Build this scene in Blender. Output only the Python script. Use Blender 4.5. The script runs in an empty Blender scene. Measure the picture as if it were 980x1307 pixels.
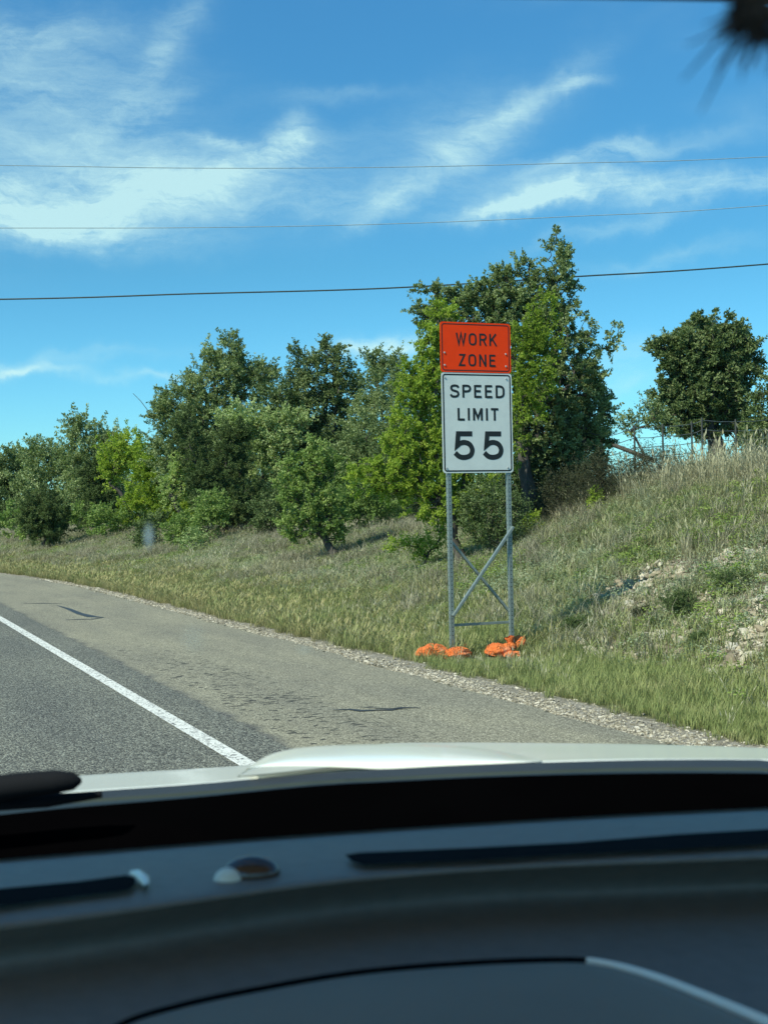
import bpy, bmesh, math, random
import numpy as np
from mathutils import Vector, Matrix, Quaternion
R = math.radians
random.seed(7); rng = np.random.default_rng(7)
SC = bpy.context.scene
COL = SC.collection

# ------------------------------------------------------------------ camera
F_PX, CX, CY = 1700.0, 490.0, 653.5          # focal length in photo pixels
YAW, PITCH, ROLL = R(22.4), R(-0.12), R(-1.2)
CAM = Vector((0, 0, 1.7))
ROT = Matrix.Rotation(-YAW, 3, 'Z') @ Matrix.Rotation(R(90) + PITCH, 3, 'X') @ Matrix.Rotation(ROLL, 3, 'Z')
cd = bpy.data.cameras.new('camera'); cam = bpy.data.objects.new('camera', cd); COL.objects.link(cam)
cam.matrix_world = Matrix.Translation(CAM) @ ROT.to_4x4()
cd.sensor_fit = 'VERTICAL'; cd.sensor_height = 24.0; cd.lens = 24.0 * F_PX / 1307.0
cd.clip_start = 0.02; cd.clip_end = 3000
cd.dof.use_dof = True; cd.dof.focus_distance = 18.0; cd.dof.aperture_fstop = 7.0
SC.camera = cam
SC.view_settings.view_transform = 'Standard'; SC.view_settings.look = 'None'
SC.view_settings.exposure = 0.25; SC.view_settings.gamma = 1.0
SC.render.engine = 'CYCLES'
SC.cycles.use_denoising = True
SC.cycles.max_bounces = 7; SC.cycles.transparent_max_bounces = 12
SC.cycles.diffuse_bounces = 4; SC.cycles.glossy_bounces = 3
SC.cycles.sample_clamp_indirect = 6

def pdir(px, py):
    d = ROT @ Vector(((px - CX) / F_PX, -(py - CY) / F_PX, -1.0)); return d
def at(px, py, depth): return CAM + pdir(px, py) * depth
def on_z(px, py, z):
    d = pdir(px, py); return CAM + d * ((z - CAM.z) / d.z)
def px_azel(px, py):
    d = pdir(px, py).normalized(); return math.atan2(d.x, d.y), math.asin(d.z)

# ------------------------------------------------------------------ node helper
class NT:
    def __init__(s, tree): s.t = tree; s.n = tree.nodes; s.l = tree.links
    def new(s, typ, **kw):
        n = s.n.new(typ)
        for k, v in kw.items(): setattr(n, k, v)
        return n
    def put(s, sock, v):
        if isinstance(v, bpy.types.NodeSocket): s.l.new(v, sock)
        elif isinstance(v, bpy.types.Node): s.l.new(v.outputs[0], sock)
        elif v is not None:
            if sock.type == 'RGBA' and len(v) == 3: v = (*v, 1)
            sock.default_value = v
    def math(s, op, a, b=None, c=None, clamp=False):
        n = s.new('ShaderNodeMath', operation=op, use_clamp=clamp)
        for i, v in enumerate((a, b, c)):
            if v is not None: s.put(n.inputs[i], v)
        return n.outputs[0]
    def vmath(s, op, a, b=None, scale=None):
        n = s.new('ShaderNodeVectorMath', operation=op); s.put(n.inputs[0], a)
        if b is not None: s.put(n.inputs[1], b)
        if scale is not None: s.put(n.inputs['Scale'], scale)
        return n.outputs['Value'] if op in ('LENGTH', 'DOT_PRODUCT') else n.outputs[0]
    def noise(s, vec, scale, detail=3, rough=.5, dist=0, dim='3D'):
        n = s.new('ShaderNodeTexNoise', noise_dimensions=dim)
        if vec is not None: s.put(n.inputs['Vector'], vec)
        n.inputs['Scale'].default_value = scale; n.inputs['Detail'].default_value = detail
        n.inputs['Roughness'].default_value = rough; n.inputs['Distortion'].default_value = dist
        return n.outputs[0]
    def ramp(s, fac, stops, interp='LINEAR'):
        n = s.new('ShaderNodeValToRGB'); cr = n.color_ramp; cr.interpolation = interp
        while len(cr.elements) < len(stops): cr.elements.new(.5)
        for e, (p, c) in zip(cr.elements, stops):
            e.position = p; e.color = (*c, 1) if len(c) == 3 else c
        s.put(n.inputs[0], fac); return n.outputs[0]
    def mix(s, fac, a, b, blend='MIX'):
        n = s.new('ShaderNodeMix', data_type='RGBA', blend_type=blend)
        s.put(n.inputs[0], fac); s.put(n.inputs[6], a); s.put(n.inputs[7], b); return n.outputs[2]
    def maprange(s, v, a, b, c=0, d=1, smooth=False):
        n = s.new('ShaderNodeMapRange'); n.interpolation_type = 'SMOOTHSTEP' if smooth else 'LINEAR'
        for i, x in enumerate((v, a, b, c, d)): s.put(n.inputs[i], x)
        return n.outputs[0]
    def mapping(s, vec, loc=(0,0,0), rot=(0,0,0), scale=(1,1,1), typ='POINT'):
        n = s.new('ShaderNodeMapping', vector_type=typ); s.put(n.inputs[0], vec)
        n.inputs[1].default_value = loc; n.inputs[2].default_value = rot; n.inputs[3].default_value = scale
        return n.outputs[0]
    def bump(s, h, strength=.3, dist=.01):
        n = s.new('ShaderNodeBump'); n.inputs['Strength'].default_value = strength
        n.inputs['Distance'].default_value = dist; s.put(n.inputs['Height'], h); return n.outputs[0]

# ------------------------------------------------------------------ sun and sky
SUN_AZ, SUN_EL = R(-110), R(47)
sd = Vector((math.sin(SUN_AZ) * math.cos(SUN_EL), math.cos(SUN_AZ) * math.cos(SUN_EL), math.sin(SUN_EL)))
ld = bpy.data.lights.new('sun', 'SUN'); ld.energy = 5.0; ld.angle = R(.53); ld.color = (1, .92, .77)
lo = bpy.data.objects.new('sun', ld); COL.objects.link(lo)
lo.rotation_euler = sd.to_track_quat('Z', 'Y').to_euler(); lo.location = (0, 0, 30)
W = bpy.data.worlds.new('World'); SC.world = W; W.use_nodes = True
w = NT(W.node_tree); w.n.clear()
sky = w.new('ShaderNodeTexSky', sky_type='NISHITA', sun_disc=False, sun_elevation=SUN_EL, sun_rotation=SUN_AZ,
            air_density=1.0, dust_density=.3, ozone_density=2.2, altitude=300)
skyc = w.mix(1.0, sky.outputs[0], (.58, 1.04, 1.19), 'MULTIPLY')
hs = w.new('ShaderNodeHueSaturation'); hs.inputs['Saturation'].default_value = 1.08; w.put(hs.inputs['Color'], skyc)
skyc = hs.outputs[0]
tc = w.new('ShaderNodeTexCoord'); sep = w.new('ShaderNodeSeparateXYZ'); w.put(sep.inputs[0], tc.outputs['Generated'])
az = w.math('ARCTAN2', sep.outputs[0], sep.outputs[1]); el = w.math('ARCSINE', sep.outputs[2])
cmb = w.new('ShaderNodeCombineXYZ'); w.put(cmb.inputs[0], az); w.put(cmb.inputs[1], el)
v0 = cmb.outputs[0]
skyc = w.mix(1.0, skyc, w.ramp(w.maprange(el, 0, .5, 0, 1), [(0, (1.0, 1.04, 1.14)), (.18, (.98, .98, 1.06)), (.36, (.95, .92, .93)), (.75, (1.22, 1.08, 1.10)), (1, (1.2, 1.12, 1.15))]), 'MULTIPLY')
nw = w.new('ShaderNodeTexNoise'); w.put(nw.inputs['Vector'], v0); nw.inputs['Scale'].default_value = 16; nw.inputs['Detail'].default_value = 5
nw.inputs['Roughness'].default_value = .6
wv = w.vmath('SCALE', w.vmath('SUBTRACT', nw.outputs['Color'], (.5, .5, .5)), scale=.045)
v1 = w.vmath('ADD', v0, wv)
clouds = [  # px, py, half length, half width, tilt, strength
 (60,105,150,55,-12,.55),(215,60,70,22,48,.5),(40,40,120,22,4,.45),(190,140,60,16,20,.4),
 (120,245,250,44,3,1.0),(60,290,150,20,-4,.85),(270,225,130,18,14,.8),(150,262,150,16,2,.6),(40,180,130,22,0,.4),
 (372,182,34,22,55,.75),(300,185,70,9,-16,.5),(420,260,90,16,5,.3),
 (590,165,90,45,18,.36),(668,128,95,16,26,.55),(735,100,34,8,0,.5),(560,215,110,22,28,.4),(500,262,60,14,20,.35),(430,120,90,10,2,.2),
 (850,240,190,17,-1,1.0),(690,255,90,15,9,.8),(760,205,130,14,7,.55),(640,270,70,9,6,.7),(800,285,110,8,9,.3),
 (478,440,60,13,0,1.5),(25,470,60,8,-3,.85),(180,483,60,6,-2,.45),(110,455,110,8,2,.2),
 (800,455,40,20,0,.3),(805,490,55,14,0,.22),(850,325,110,10,6,.22)]
acc = None
for (cx, cy, L_, W_, ang, st) in clouds:
    a0, e0 = px_azel(cx, cy)
    m = w.mapping(v1, loc=(a0, e0, 0), rot=(0, 0, R(ang + 1.0)), scale=(L_ / F_PX, W_ / F_PX, 1), typ='TEXTURE')
    r_ = w.vmath('LENGTH', m)
    g = w.math('MULTIPLY', w.math('EXPONENT', w.math('MULTIPLY', w.math('MULTIPLY', r_, r_), -1.0)), st)
    acc = g if acc is None else w.math('ADD', acc, g)
# thin cirrus carries on outside the frame
big = w.noise(w.mapping(v0, scale=(1, 2.2, 1)), 2.6, 4, .55, .4)
outside = w.math('SUBTRACT', 1.0, w.math('EXPONENT', w.math('MULTIPLY', -1.0, w.math('POWER', w.vmath('LENGTH',
    w.mapping(v0, loc=(*px_azel(490, 450), 0), scale=(.34, .30, 1), typ='TEXTURE')), 6.0))))
gen = w.math('MULTIPLY', w.math('MULTIPLY', w.maprange(big, .5, .8, 0, .9, True), outside), w.maprange(el, .02, .2, 0, 1))
acc = w.math('ADD', acc, gen)
st1 = w.noise(w.mapping(v1, rot=(0, 0, R(-12)), scale=(1, 3.4, 1)), 9, 8, .66, .9)
st2 = w.noise(w.mapping(v0, rot=(0, 0, R(-24)), scale=(1, 5, 1)), 30, 6, .7, .7)
tex = w.math('ADD', w.math('MULTIPLY', w.maprange(st1, .34, .66, 0, 1), .8), w.math('MULTIPLY', w.maprange(st2, .3, .7, 0, 1), .35))
dens = w.math('MINIMUM', w.math('MULTIPLY', acc, w.math('ADD', .14, w.math('MULTIPLY', tex, .74))), .74)
cl = w.mix(dens, skyc, (5.9, 8.0, 8.1))
bg = w.new('ShaderNodeBackground'); w.put(bg.inputs[0], cl); bg.inputs[1].default_value = .11
wo = w.new('ShaderNodeOutputWorld'); w.l.new(bg.outputs[0], wo.inputs[0])

# ------------------------------------------------------------------ object helpers
def tag(o, label=None, cat=None, group=None, kind=None):
    if label: o['label'] = label
    if cat: o['category'] = cat
    if group: o['group'] = group
    if kind: o['kind'] = kind
    return o
def empty(name, loc, label, cat, group=None):
    o = bpy.data.objects.new(name, None); COL.objects.link(o); o.location = loc
    o.empty_display_size = .2
    return tag(o, label, cat, group)
def link(o, parent=None):
    COL.objects.link(o)
    if parent:
        o.parent = parent
        r = parent; off = Vector((0, 0, 0))
        while r: off += Vector(r.location); r = r.parent
        o.location = Vector(o.location) - off
    return o
def mesh_np(name, V, T, m, parent=None, attrs=None, smooth=False, quads=False):
    """V (n,3) T (k,3) or (k,4)"""
    V = np.ascontiguousarray(V, dtype=np.float32); T = np.ascontiguousarray(T, dtype=np.int32)
    k = T.shape[1]; me = bpy.data.meshes.new(name)
    me.vertices.add(len(V)); me.vertices.foreach_set('co', V.ravel())
    me.loops.add(T.size); me.loops.foreach_set('vertex_index', T.ravel())
    me.polygons.add(len(T)); me.polygons.foreach_set('loop_start', np.arange(0, T.size, k, dtype=np.int32))
    me.polygons.foreach_set('loop_total', np.full(len(T), k, dtype=np.int32))
    if smooth: me.polygons.foreach_set('use_smooth', np.ones(len(T), dtype=bool))
    for an, av in (attrs or {}).items():
        a = me.attributes.new(an, 'FLOAT', 'POINT'); a.data.foreach_set('value', np.ascontiguousarray(av, dtype=np.float32))
    me.update(calc_edges=True); me.validate()
    for mm in (m if isinstance(m, (list, tuple)) else [m]): me.materials.append(mm)
    o = bpy.data.objects.new(name, me)
    return link(o, parent)
def from_bm(name, bm, m, parent=None, smooth=False):
    me = bpy.data.meshes.new(name)
    bmesh.ops.recalc_face_normals(bm, faces=bm.faces)
    bm.to_mesh(me); bm.free(); me.materials.append(m)
    if smooth: me.polygons.foreach_set('use_smooth', np.ones(len(me.polygons), dtype=bool))
    o = bpy.data.objects.new(name, me); return link(o, parent)
def add_box(bm, c, size, rot=None, bevel=0):
    g = bmesh.ops.create_cube(bm, size=1.0)
    M = Matrix.Translation(c) @ (rot.to_4x4() if rot else Matrix()) @ Matrix.Diagonal((*size, 1))
    bmesh.ops.transform(bm, matrix=M, verts=g['verts'])
    if bevel:
        es = {e for v in g['verts'] for e in v.link_edges}
        bmesh.ops.bevel(bm, geom=list(es), offset=bevel, segments=2, affect='EDGES')
def tube_arrays(paths, sides=5):
    """paths: list of (pts (n,3), radii (n)) -> V,T(quads)"""
    Vs, Ts, o = [], [], 0
    for P, r in paths:
        P = np.asarray(P, float); n = len(P); r = np.broadcast_to(np.asarray(r, float), (n,))
        t = np.gradient(P, axis=0); t /= np.linalg.norm(t, axis=1)[:, None] + 1e-9
        ref = np.array([0, 0, 1.]) if abs(t[0][2]) < .9 else np.array([1., 0, 0])
        a = np.cross(t, ref); a /= np.linalg.norm(a, axis=1)[:, None] + 1e-9; b = np.cross(t, a)
        th = np.linspace(0, 2 * np.pi, sides, endpoint=False)
        ring = P[:, None] + r[:, None, None] * (np.cos(th)[None, :, None] * a[:, None] + np.sin(th)[None, :, None] * b[:, None])
        Vs.append(ring.reshape(-1, 3))
        i = np.arange(n - 1)[:, None] * sides; j = np.arange(sides)[None]; jn = (j + 1) % sides
        q = np.stack([i + j, i + jn, i + sides + jn, i + sides + j], -1).reshape(-1, 4) + o
        Ts.append(q); o += n * sides
    return np.concatenate(Vs), np.concatenate(Ts)
def tube(name, pts, r, m, parent=None, sides=8, smooth=True):
    V, T = tube_arrays([(pts, r)], sides); return mesh_np(name, V, T, m, parent, smooth=smooth)
def loft(name, rows, m, parent=None, smooth=True, attrs=None):
    rows = np.array([[tuple(p) for p in r] for r in rows]); n, k = rows.shape[:2]
    V = rows.reshape(-1, 3); i = np.arange(n - 1)[:, None] * k; j = np.arange(k - 1)[None]
    T = np.stack([i + j, i + j + 1, i + k + j + 1, i + k + j], -1).reshape(-1, 4)
    return mesh_np(name, V, T, m, parent, smooth=smooth)
def smooth_curve(pts, n=6, closed=False):
    P = [Vector(p) for p in pts]; out = []; N = len(P)
    seg = N if closed else N - 1
    for i in range(seg):
        p1, p2 = P[i], P[(i + 1) % N]
        p0 = P[i - 1] if (i or closed) else p1; p3 = P[(i + 2) % N] if (closed or i + 2 < N) else p2
        for k in range(n):
            t = k / n
            out.append(.5 * ((2 * p1) + (p2 - p0) * t + (2 * p0 - 5 * p1 + 4 * p2 - p3) * t * t + (3 * p1 - p0 - 3 * p2 + p3) * t ** 3))
    if not closed: out.append(P[-1])
    return out

# value noise in numpy
_tab = np.random.default_rng(3).random((256, 256))
def vnoise(x, y, s):
    x = np.asarray(x, float) / s + 1000.3; y = np.asarray(y, float) / s + 1000.7
    xi = np.floor(x).astype(int); yi = np.floor(y).astype(int); fx = x - xi; fy = y - yi
    fx = fx * fx * (3 - 2 * fx); fy = fy * fy * (3 - 2 * fy)
    g = lambda a, b: _tab[a & 255, b & 255]
    return (g(xi, yi) * (1 - fx) + g(xi + 1, yi) * fx) * (1 - fy) + (g(xi, yi + 1) * (1 - fx) + g(xi + 1, yi + 1) * fx) * fy
def fbm(x, y, s, o=4):
    t, a, n = 0, 1, 0
    for k in range(o): t = t + a * vnoise(x + 17.3 * k, y - 9.1 * k, s / 2 ** k); n += a; a *= .55
    return t / n

# ------------------------------------------------------------------ terrain shape
EDGE = 5.4
def edge_x(y):
    y = np.asarray(y, float); b = np.where(y > 28, .0045 * (np.minimum(y, 62) - 28) ** 2, 0)
    return EDGE - b - np.maximum(y - 62, 0) * .306
S1 = [-900, -16, -11.6, -10.6, -.2, 0, .6, 1.8, 2.8, 900]
B1 = [-1.5, -.8, -.06, -.06, -.06, -.05, -.05, -.13, -.12, -.12]
S2 = [2.6, 3.5, 5.5, 8, 9.5, 14, 40, 400, 900]; R2 = [0, .13, .46, .92, 1.0, 1.1, 1.2, 1.3, 1.3]
AY = [-50, 17, 21, 24, 28, 50, 80, 900]; AV = [2.22, 2.17, 2.05, 1.53, 1.2, .95, .8, .8]
def hz(x, y):
    x = np.asarray(x, float); y = np.asarray(y, float)
    s = x - edge_x(y); yy = y - 1.66 * np.clip(s - 7.5, 0, 60)
    r = sum(np.interp(s + d, S2, R2) for d in (-.5, -.25, 0, .25, .5)) / 5
    A = sum(np.interp(yy + d, AY, AV) for d in (-1.5, 0, 1.5)) / 3
    h = np.interp(s, S1, B1) + r * A
    m = np.clip((s - .8) / 2, 0, 1)
    h = h + m * (.16 * (fbm(x, y, 2.4, 4) - .5) + .5 * r * (fbm(x + 50, y, 6, 2) - .5) * np.clip((s - 3) / 3, 0, 1))
    return h
def on_ground(px, py):
    d = pdir(px, py); t = np.linspace(4, 200, 8000)
    X = CAM.x + d.x * t; Y = CAM.y + d.y * t; Z = CAM.z + d.z * t
    below = Z <= hz(X, Y); i = int(np.argmax(below)) if below.any() else -1
    return Vector((X[i], Y[i], float(hz(X[i], Y[i]))))
rock_px = [(905,765,1.5,1.3,.9),(960,800,1.6,1.0,1.0),(830,745,1.3,.6,.85),(770,800,.8,.6,.3),(960,715,1.3,.6,.6),(880,735,1.2,.4,.9),(900,845,1.6,.35,.75),
           (1040,790,2.2,1.6,.9),(445,775,.7,.4,.35),(655,765,.7,.4,.45),(735,815,.6,.4,.3)]
rock_w = [(on_ground(px, py), a, b, k) for px, py, a, b, k in rock_px]
def rockness(x, y):
    t = 0
    for c, a, b, k in rock_w:
        t = t + k * np.exp(-(((y - c.y) / a) ** 2 + ((x - c.x) / b) ** 2))
    return np.clip(t, 0, 1) * np.clip(-.25 + 2.6 * fbm(x + 7, y, .7, 3) ** 1.2, 0, 1.0)

# ------------------------------------------------------------------ materials
def mat(name):
    m = bpy.data.materials.new(name); m.use_nodes = True; t = NT(m.node_tree); t.n.clear()
    o = t.new('ShaderNodeOutputMaterial'); return m, t, o
def pbr(t, o, col, rough=.6, metal=0, spec=.5, normal=None, coat=0, link_=True):
    p = t.new('ShaderNodeBsdfPrincipled'); t.put(p.inputs['Base Color'], col); t.put(p.inputs['Roughness'], rough)
    p.inputs['Metallic'].default_value = metal; p.inputs['Specular IOR Level'].default_value = spec
    p.inputs['Coat Weight'].default_value = coat; p.inputs['Coat Roughness'].default_value = .06
    if normal is not None: t.put(p.inputs['Normal'], normal)
    if link_: t.l.new(p.outputs[0], o.inputs[0])
    return p
def simple(name, col, rough=.6, metal=0, spec=.5, coat=0, var=.15, vs=8, bump=0, bs=200):
    m, t, o = mat(name); g = t.new('ShaderNodeNewGeometry')
    n = t.noise(g.outputs['Position'], vs, 4)
    c = t.mix(1.0, col, t.ramp(n, [(.25, (1 - var,) * 3), (.75, (1 + var,) * 3)]), 'MULTIPLY')
    nm = t.bump(t.noise(g.outputs['Position'], bs, 3), bump, .002) if bump else None
    pbr(t, o, c, rough, metal, spec, nm, coat); return m

def asphalt(name, base, light, grain, patch):
    m, t, o = mat(name); P = t.new('ShaderNodeNewGeometry').outputs['Position']
    n1 = t.new('ShaderNodeTexVoronoi'); t.put(n1.inputs['Vector'], P); n1.inputs['Scale'].default_value = grain
    cell = t.new('ShaderNodeSeparateColor'); t.put(cell.inputs[0], n1.outputs['Color'])
    c = t.ramp(cell.outputs[0], [(0, tuple(b * .5 for b in base)), (.45, base), (.8, light), (1, tuple(min(1, l * 1.6) for l in light))])
    big = t.noise(t.mapping(P, scale=(1.2, .25, 1)), 1.2, 4, .6)
    c = t.mix(1.0, c, t.ramp(big, [(.3, (.82, .82, .84)), (.7, (1.15, 1.13, 1.08))]), 'MULTIPLY')
    h = t.math('ADD', t.math('MULTIPLY', n1.outputs['Distance'], -1.0), t.math('MULTIPLY', t.noise(P, grain * .5, 3), .5))
    return m, t, o, P, c, h
m, t, o, P, c, h = asphalt('lane_asphalt', (.115, .115, .10), (.235, .24, .20), 78, 0)
pbr(t, o, c, .85, spec=.3, normal=t.bump(h, .9, .012)); M_LANE = m
m, t, o, P, c, h = asphalt('shoulder_asphalt', (.22, .208, .155), (.31, .295, .225), 100, 0)
sx = t.new('ShaderNodeSeparateXYZ'); t.put(sx.inputs[0], P)
# fresh dark chippings beside the edge line
n_ = t.noise(P, 3.2, 4); 
near = t.maprange(t.math('ADD', sx.outputs[0], t.math('MULTIPLY', t.math('SUBTRACT', n_, .5), .35)), 2.92, 3.1, 1, 0, True)
v = t.new('ShaderNodeTexVoronoi'); t.put(v.inputs['Vector'], P); v.inputs['Scale'].default_value = 62
vs = t.new('ShaderNodeSeparateColor'); t.put(vs.inputs[0], v.outputs['Color'])
dk = t.ramp(vs.outputs[0], [(0, (.03, .03, .03)), (.5, (.085, .086, .08)), (1, (.24, .235, .2))])
c = t.mix(near, c, dk)
# flaked scuffs where the seal coat has worn through
pm = t.mapping(P, rot=(0, 0, R(22)), scale=(9, 16, 1))
fl = t.noise(pm, 1.0, 1.0, .5, .15)
band = t.math('MULTIPLY', t.maprange(sx.outputs[0], 3.0, 3.25, 0, 1, True), t.maprange(sx.outputs[0], 3.75, 4.6, 1, 0, True))
band = t.math('MULTIPLY', band, t.math('MULTIPLY', t.maprange(sx.outputs[1], 8.5, 10.5, .75, 1, True), t.maprange(sx.outputs[1], 13.5, 22, 1, 0, True)))
pt = t.noise(P, 1.6, 3, .6)
thr = t.math('SUBTRACT', .80, t.math('MULTIPLY', band, t.maprange(pt, .34, .6, .12, .25)))
flm = t.math('MULTIPLY', t.math('GREATER_THAN', fl, thr), t.math('GREATER_THAN', band, .03))
c = t.mix(t.math('MULTIPLY', flm, .85), c, (.028, .03, .03))
pbr(t, o, c, .88, spec=.25, normal=t.bump(t.math('SUBTRACT', h, t.math('MULTIPLY', flm, 1.0)), .6, .008)); M_SHOULDER = m
# worn paint over the chippings
m, t, o = mat('worn_white_paint'); P = t.new('ShaderNodeNewGeometry').outputs['Position']
v = t.new('ShaderNodeTexVoronoi'); t.put(v.inputs['Vector'], P); v.inputs['Scale'].default_value = 62
vs = t.new('ShaderNodeSeparateColor'); t.put(vs.inputs[0], v.outputs['Color'])
wear = t.math('ADD', t.math('MULTIPLY', vs.outputs[1], .55), t.math('MULTIPLY', t.noise(P, 9, 4, .6), .6))
f = t.maprange(wear, .70, .80, 0, 1)
c = t.mix(f, t.ramp(vs.outputs[0], [(0, (.62, .62, .56)), (1, (.8, .8, .74))]), (.13, .13, .12))
pbr(t, o, c, .7, normal=t.bump(v.outputs['Distance'], .5, .01)); M_PAINT = m
M_YELLOW = simple('worn_yellow_paint', (.62, .42, .06), .7, vs=30, var=.3)
M_TAR = simple('tar_seal', (.035, .036, .036), .5, vs=20)
M_GRAVEL = None
def instanced_ramp(name, stops, rough=.9, pos_noise=0, spec=.2, trans=0):
    m, t, o = mat(name); oi = t.new('ShaderNodeObjectInfo'); g = t.new('ShaderNodeNewGeometry')
    f = oi.outputs['Random']
    c = t.ramp(f, stops)
    if pos_noise: c = t.mix(1.0, c, t.ramp(t.noise(g.outputs['Position'], pos_noise, 3), [(.3, (.75, .75, .75)), (.7, (1.2, 1.2, 1.2))]), 'MULTIPLY')
    pbr(t, o, c, rough, spec=spec); return m
M_STONE = instanced_ramp('limestone', [(0, (.25, .20, .13)), (.4, (.44, .375, .27)), (.75, (.60, .535, .415)), (1, (.38, .36, .31))], pos_noise=14)
M_PEBBLE = instanced_ramp('road_gravel', [(0, (.16, .14, .10)), (.35, (.32, .285, .21)), (.75, (.47, .425, .33)), (1, (.62, .57, .47))])

# ground
m, t, o = mat('soil_and_thatch'); P = t.new('ShaderNodeNewGeometry').outputs['Position']
ar = t.new('ShaderNodeAttribute', attribute_name='rock'); ag = t.new('ShaderNodeAttribute', attribute_name='gravel')
n1 = t.noise(P, 1.3, 5, .6); n2 = t.noise(P, 12, 4, .6); n3 = t.noise(P, 45, 3, .6)
soil = t.mix(n1, (.12, .12, .055), (.22, .20, .11))
soil = t.mix(t.maprange(n2, .45, .6, 0, .8), soil, (.065, .085, .03))
vr = t.new('ShaderNodeTexVoronoi'); t.put(vr.inputs['Vector'], P); vr.inputs['Scale'].default_value = 16
vrs = t.new('ShaderNodeSeparateColor'); t.put(vrs.inputs[0], vr.outputs['Color'])
rock = t.ramp(vrs.outputs[0], [(0, (.05, .045, .03)), (.5, (.14, .12, .08)), (1, (.34, .30, .23))])
c = t.mix(t.maprange(t.math('ADD', ar.outputs['Fac'], t.math('MULTIPLY', t.math('SUBTRACT', n2, .5), .5)), .2, .45, 0, 1), soil, rock)
gr = t.mix(vrs.outputs[1], (.20, .18, .14), (.36, .33, .27))
c = t.mix(t.maprange(t.math('ADD', ag.outputs['Fac'], t.math('MULTIPLY', t.math('SUBTRACT', n2, .5), .7)), .35, .6, 0, 1), c, gr)
pbr(t, o, c, .95, spec=.1, normal=t.bump(t.math('ADD', n2, n3), .6, .05)); M_GROUND = m

# ------------------------------------------------------------------ ground, road
def grid_axis(parts):
    a = []
    for lo_, hi, st in parts: a += list(np.arange(lo_, hi, st))
    return np.array(a + [parts[-1][1]], dtype=float)
ys = grid_axis([(-120, 3, 6), (3, 40, .16), (40, 110, .6), (110, 300, 10), (300, 1500, 100)])
ss = grid_axis([(-900, -16, 60), (-16, 0, 1), (0, 12, .15), (12, 40, .9), (40, 900, 50)])
Y, S = np.meshgrid(ys, ss, indexing='ij'); X = edge_x(Y) + S
Z = hz(X, Y); rk = rockness(X, Y) * (S > 2)
Z = Z + rk * .05 * (fbm(X, Y, .35, 3) - .4)
V = np.stack([X, Y, Z], -1).reshape(-1, 3); n, k = X.shape
i = np.arange(n - 1)[:, None] * k; j = np.arange(k - 1)[None]
T = np.stack([i + j, i + j + 1, i + k + j + 1, i + k + j], -1).reshape(-1, 4)
gv = np.clip(1.5 - np.abs(S - .25) * 2.2, 0, 1)
ground = mesh_np('ground', V, T, M_GROUND, attrs={'rock': rk.ravel(), 'gravel': gv.ravel()}, smooth=True)
tag(ground, 'grassy roadside verge and rocky embankment rising beside the highway', kind='structure')

ry = grid_axis([(-120, 20, 20), (20, 120, 3), (120, 700, 30)])
def strip(name, s0, s1, z, m, jag=0, y0=-120, y1=700, segs=1):
    yy = ry if not jag else grid_axis([(-120, 3, 10), (3, 45, .18), (45, 120, 2), (120, 700, 30)])
    yy = yy[(yy >= y0) & (yy <= y1)]; rows = []
    for q in np.linspace(0, 1, segs + 1):
        s = s0 + (s1 - s0) * q; x = edge_x(yy) + s
        if jag and q == 1: x = x + jag * (fbm(yy * 1.0, yy * 0, .6, 3) - .5)
        rows.append(np.stack([x, yy, np.full_like(yy, z)], -1))
    return loft(name, rows[::-1], m, smooth=False)
tag(strip('road', -10.6, -2.42, 0, M_LANE, segs=2), 'two lane chip sealed highway', kind='structure')
tag(strip('shoulder', -2.42, .02, 0, M_SHOULDER, jag=.22, segs=3), 'paved tan road shoulder', kind='structure')
tag(strip('edge_line', -2.93, -2.80, .005, M_PAINT), 'white painted edge line', kind='structure')
tag(strip('center_line', -6.55, -6.44, .005, M_YELLOW), 'yellow painted centre line', kind='structure')
tag(strip('center_line', -6.30, -6.19, .005, M_YELLOW), 'yellow painted centre line', kind='structure')
def tar_line(pxs, wd):
    pts = [on_z(px, py, .005) for px, py in pxs]; rows = [[], []]
    for a_, p in enumerate(pts):
        q = pts[min(a_ + 1, len(pts) - 1)] - pts[max(a_ - 1, 0)]; nrm = Vector((-q.y, q.x, 0)).normalized()
        ww = wd * random.uniform(.5, 1.2) * (.3 if a_ in (0, len(pts) - 1) else 1)
        rows[0].append(p + nrm * ww / 2); rows[1].append(p - nrm * ww / 2)
    return tag(loft('crack_sealant', rows, M_TAR, smooth=False), kind='structure')
tar_line([(425,906),(445,905),(462,907),(480,906),(497,906),(512,903),(537,903)], .09)['label'] = 'dark tar seam across the shoulder near the hood'
tar_line([(455,902),(490,904),(520,905)], .05)['label'] = 'thin dark tar streak beside the near seam'
tar_line([(74,773),(88,777),(102,783),(118,787),(133,788)], .16)['label'] = 'zigzag tar seam on the far shoulder'
tar_line([(133,788),(118,790),(84,791)], .12)['label'] = 'lower limb of the zigzag tar seam'
tar_line([(30,770),(52,770),(80,770)], .10)['label'] = 'short tar seam far up the shoulder'

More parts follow.
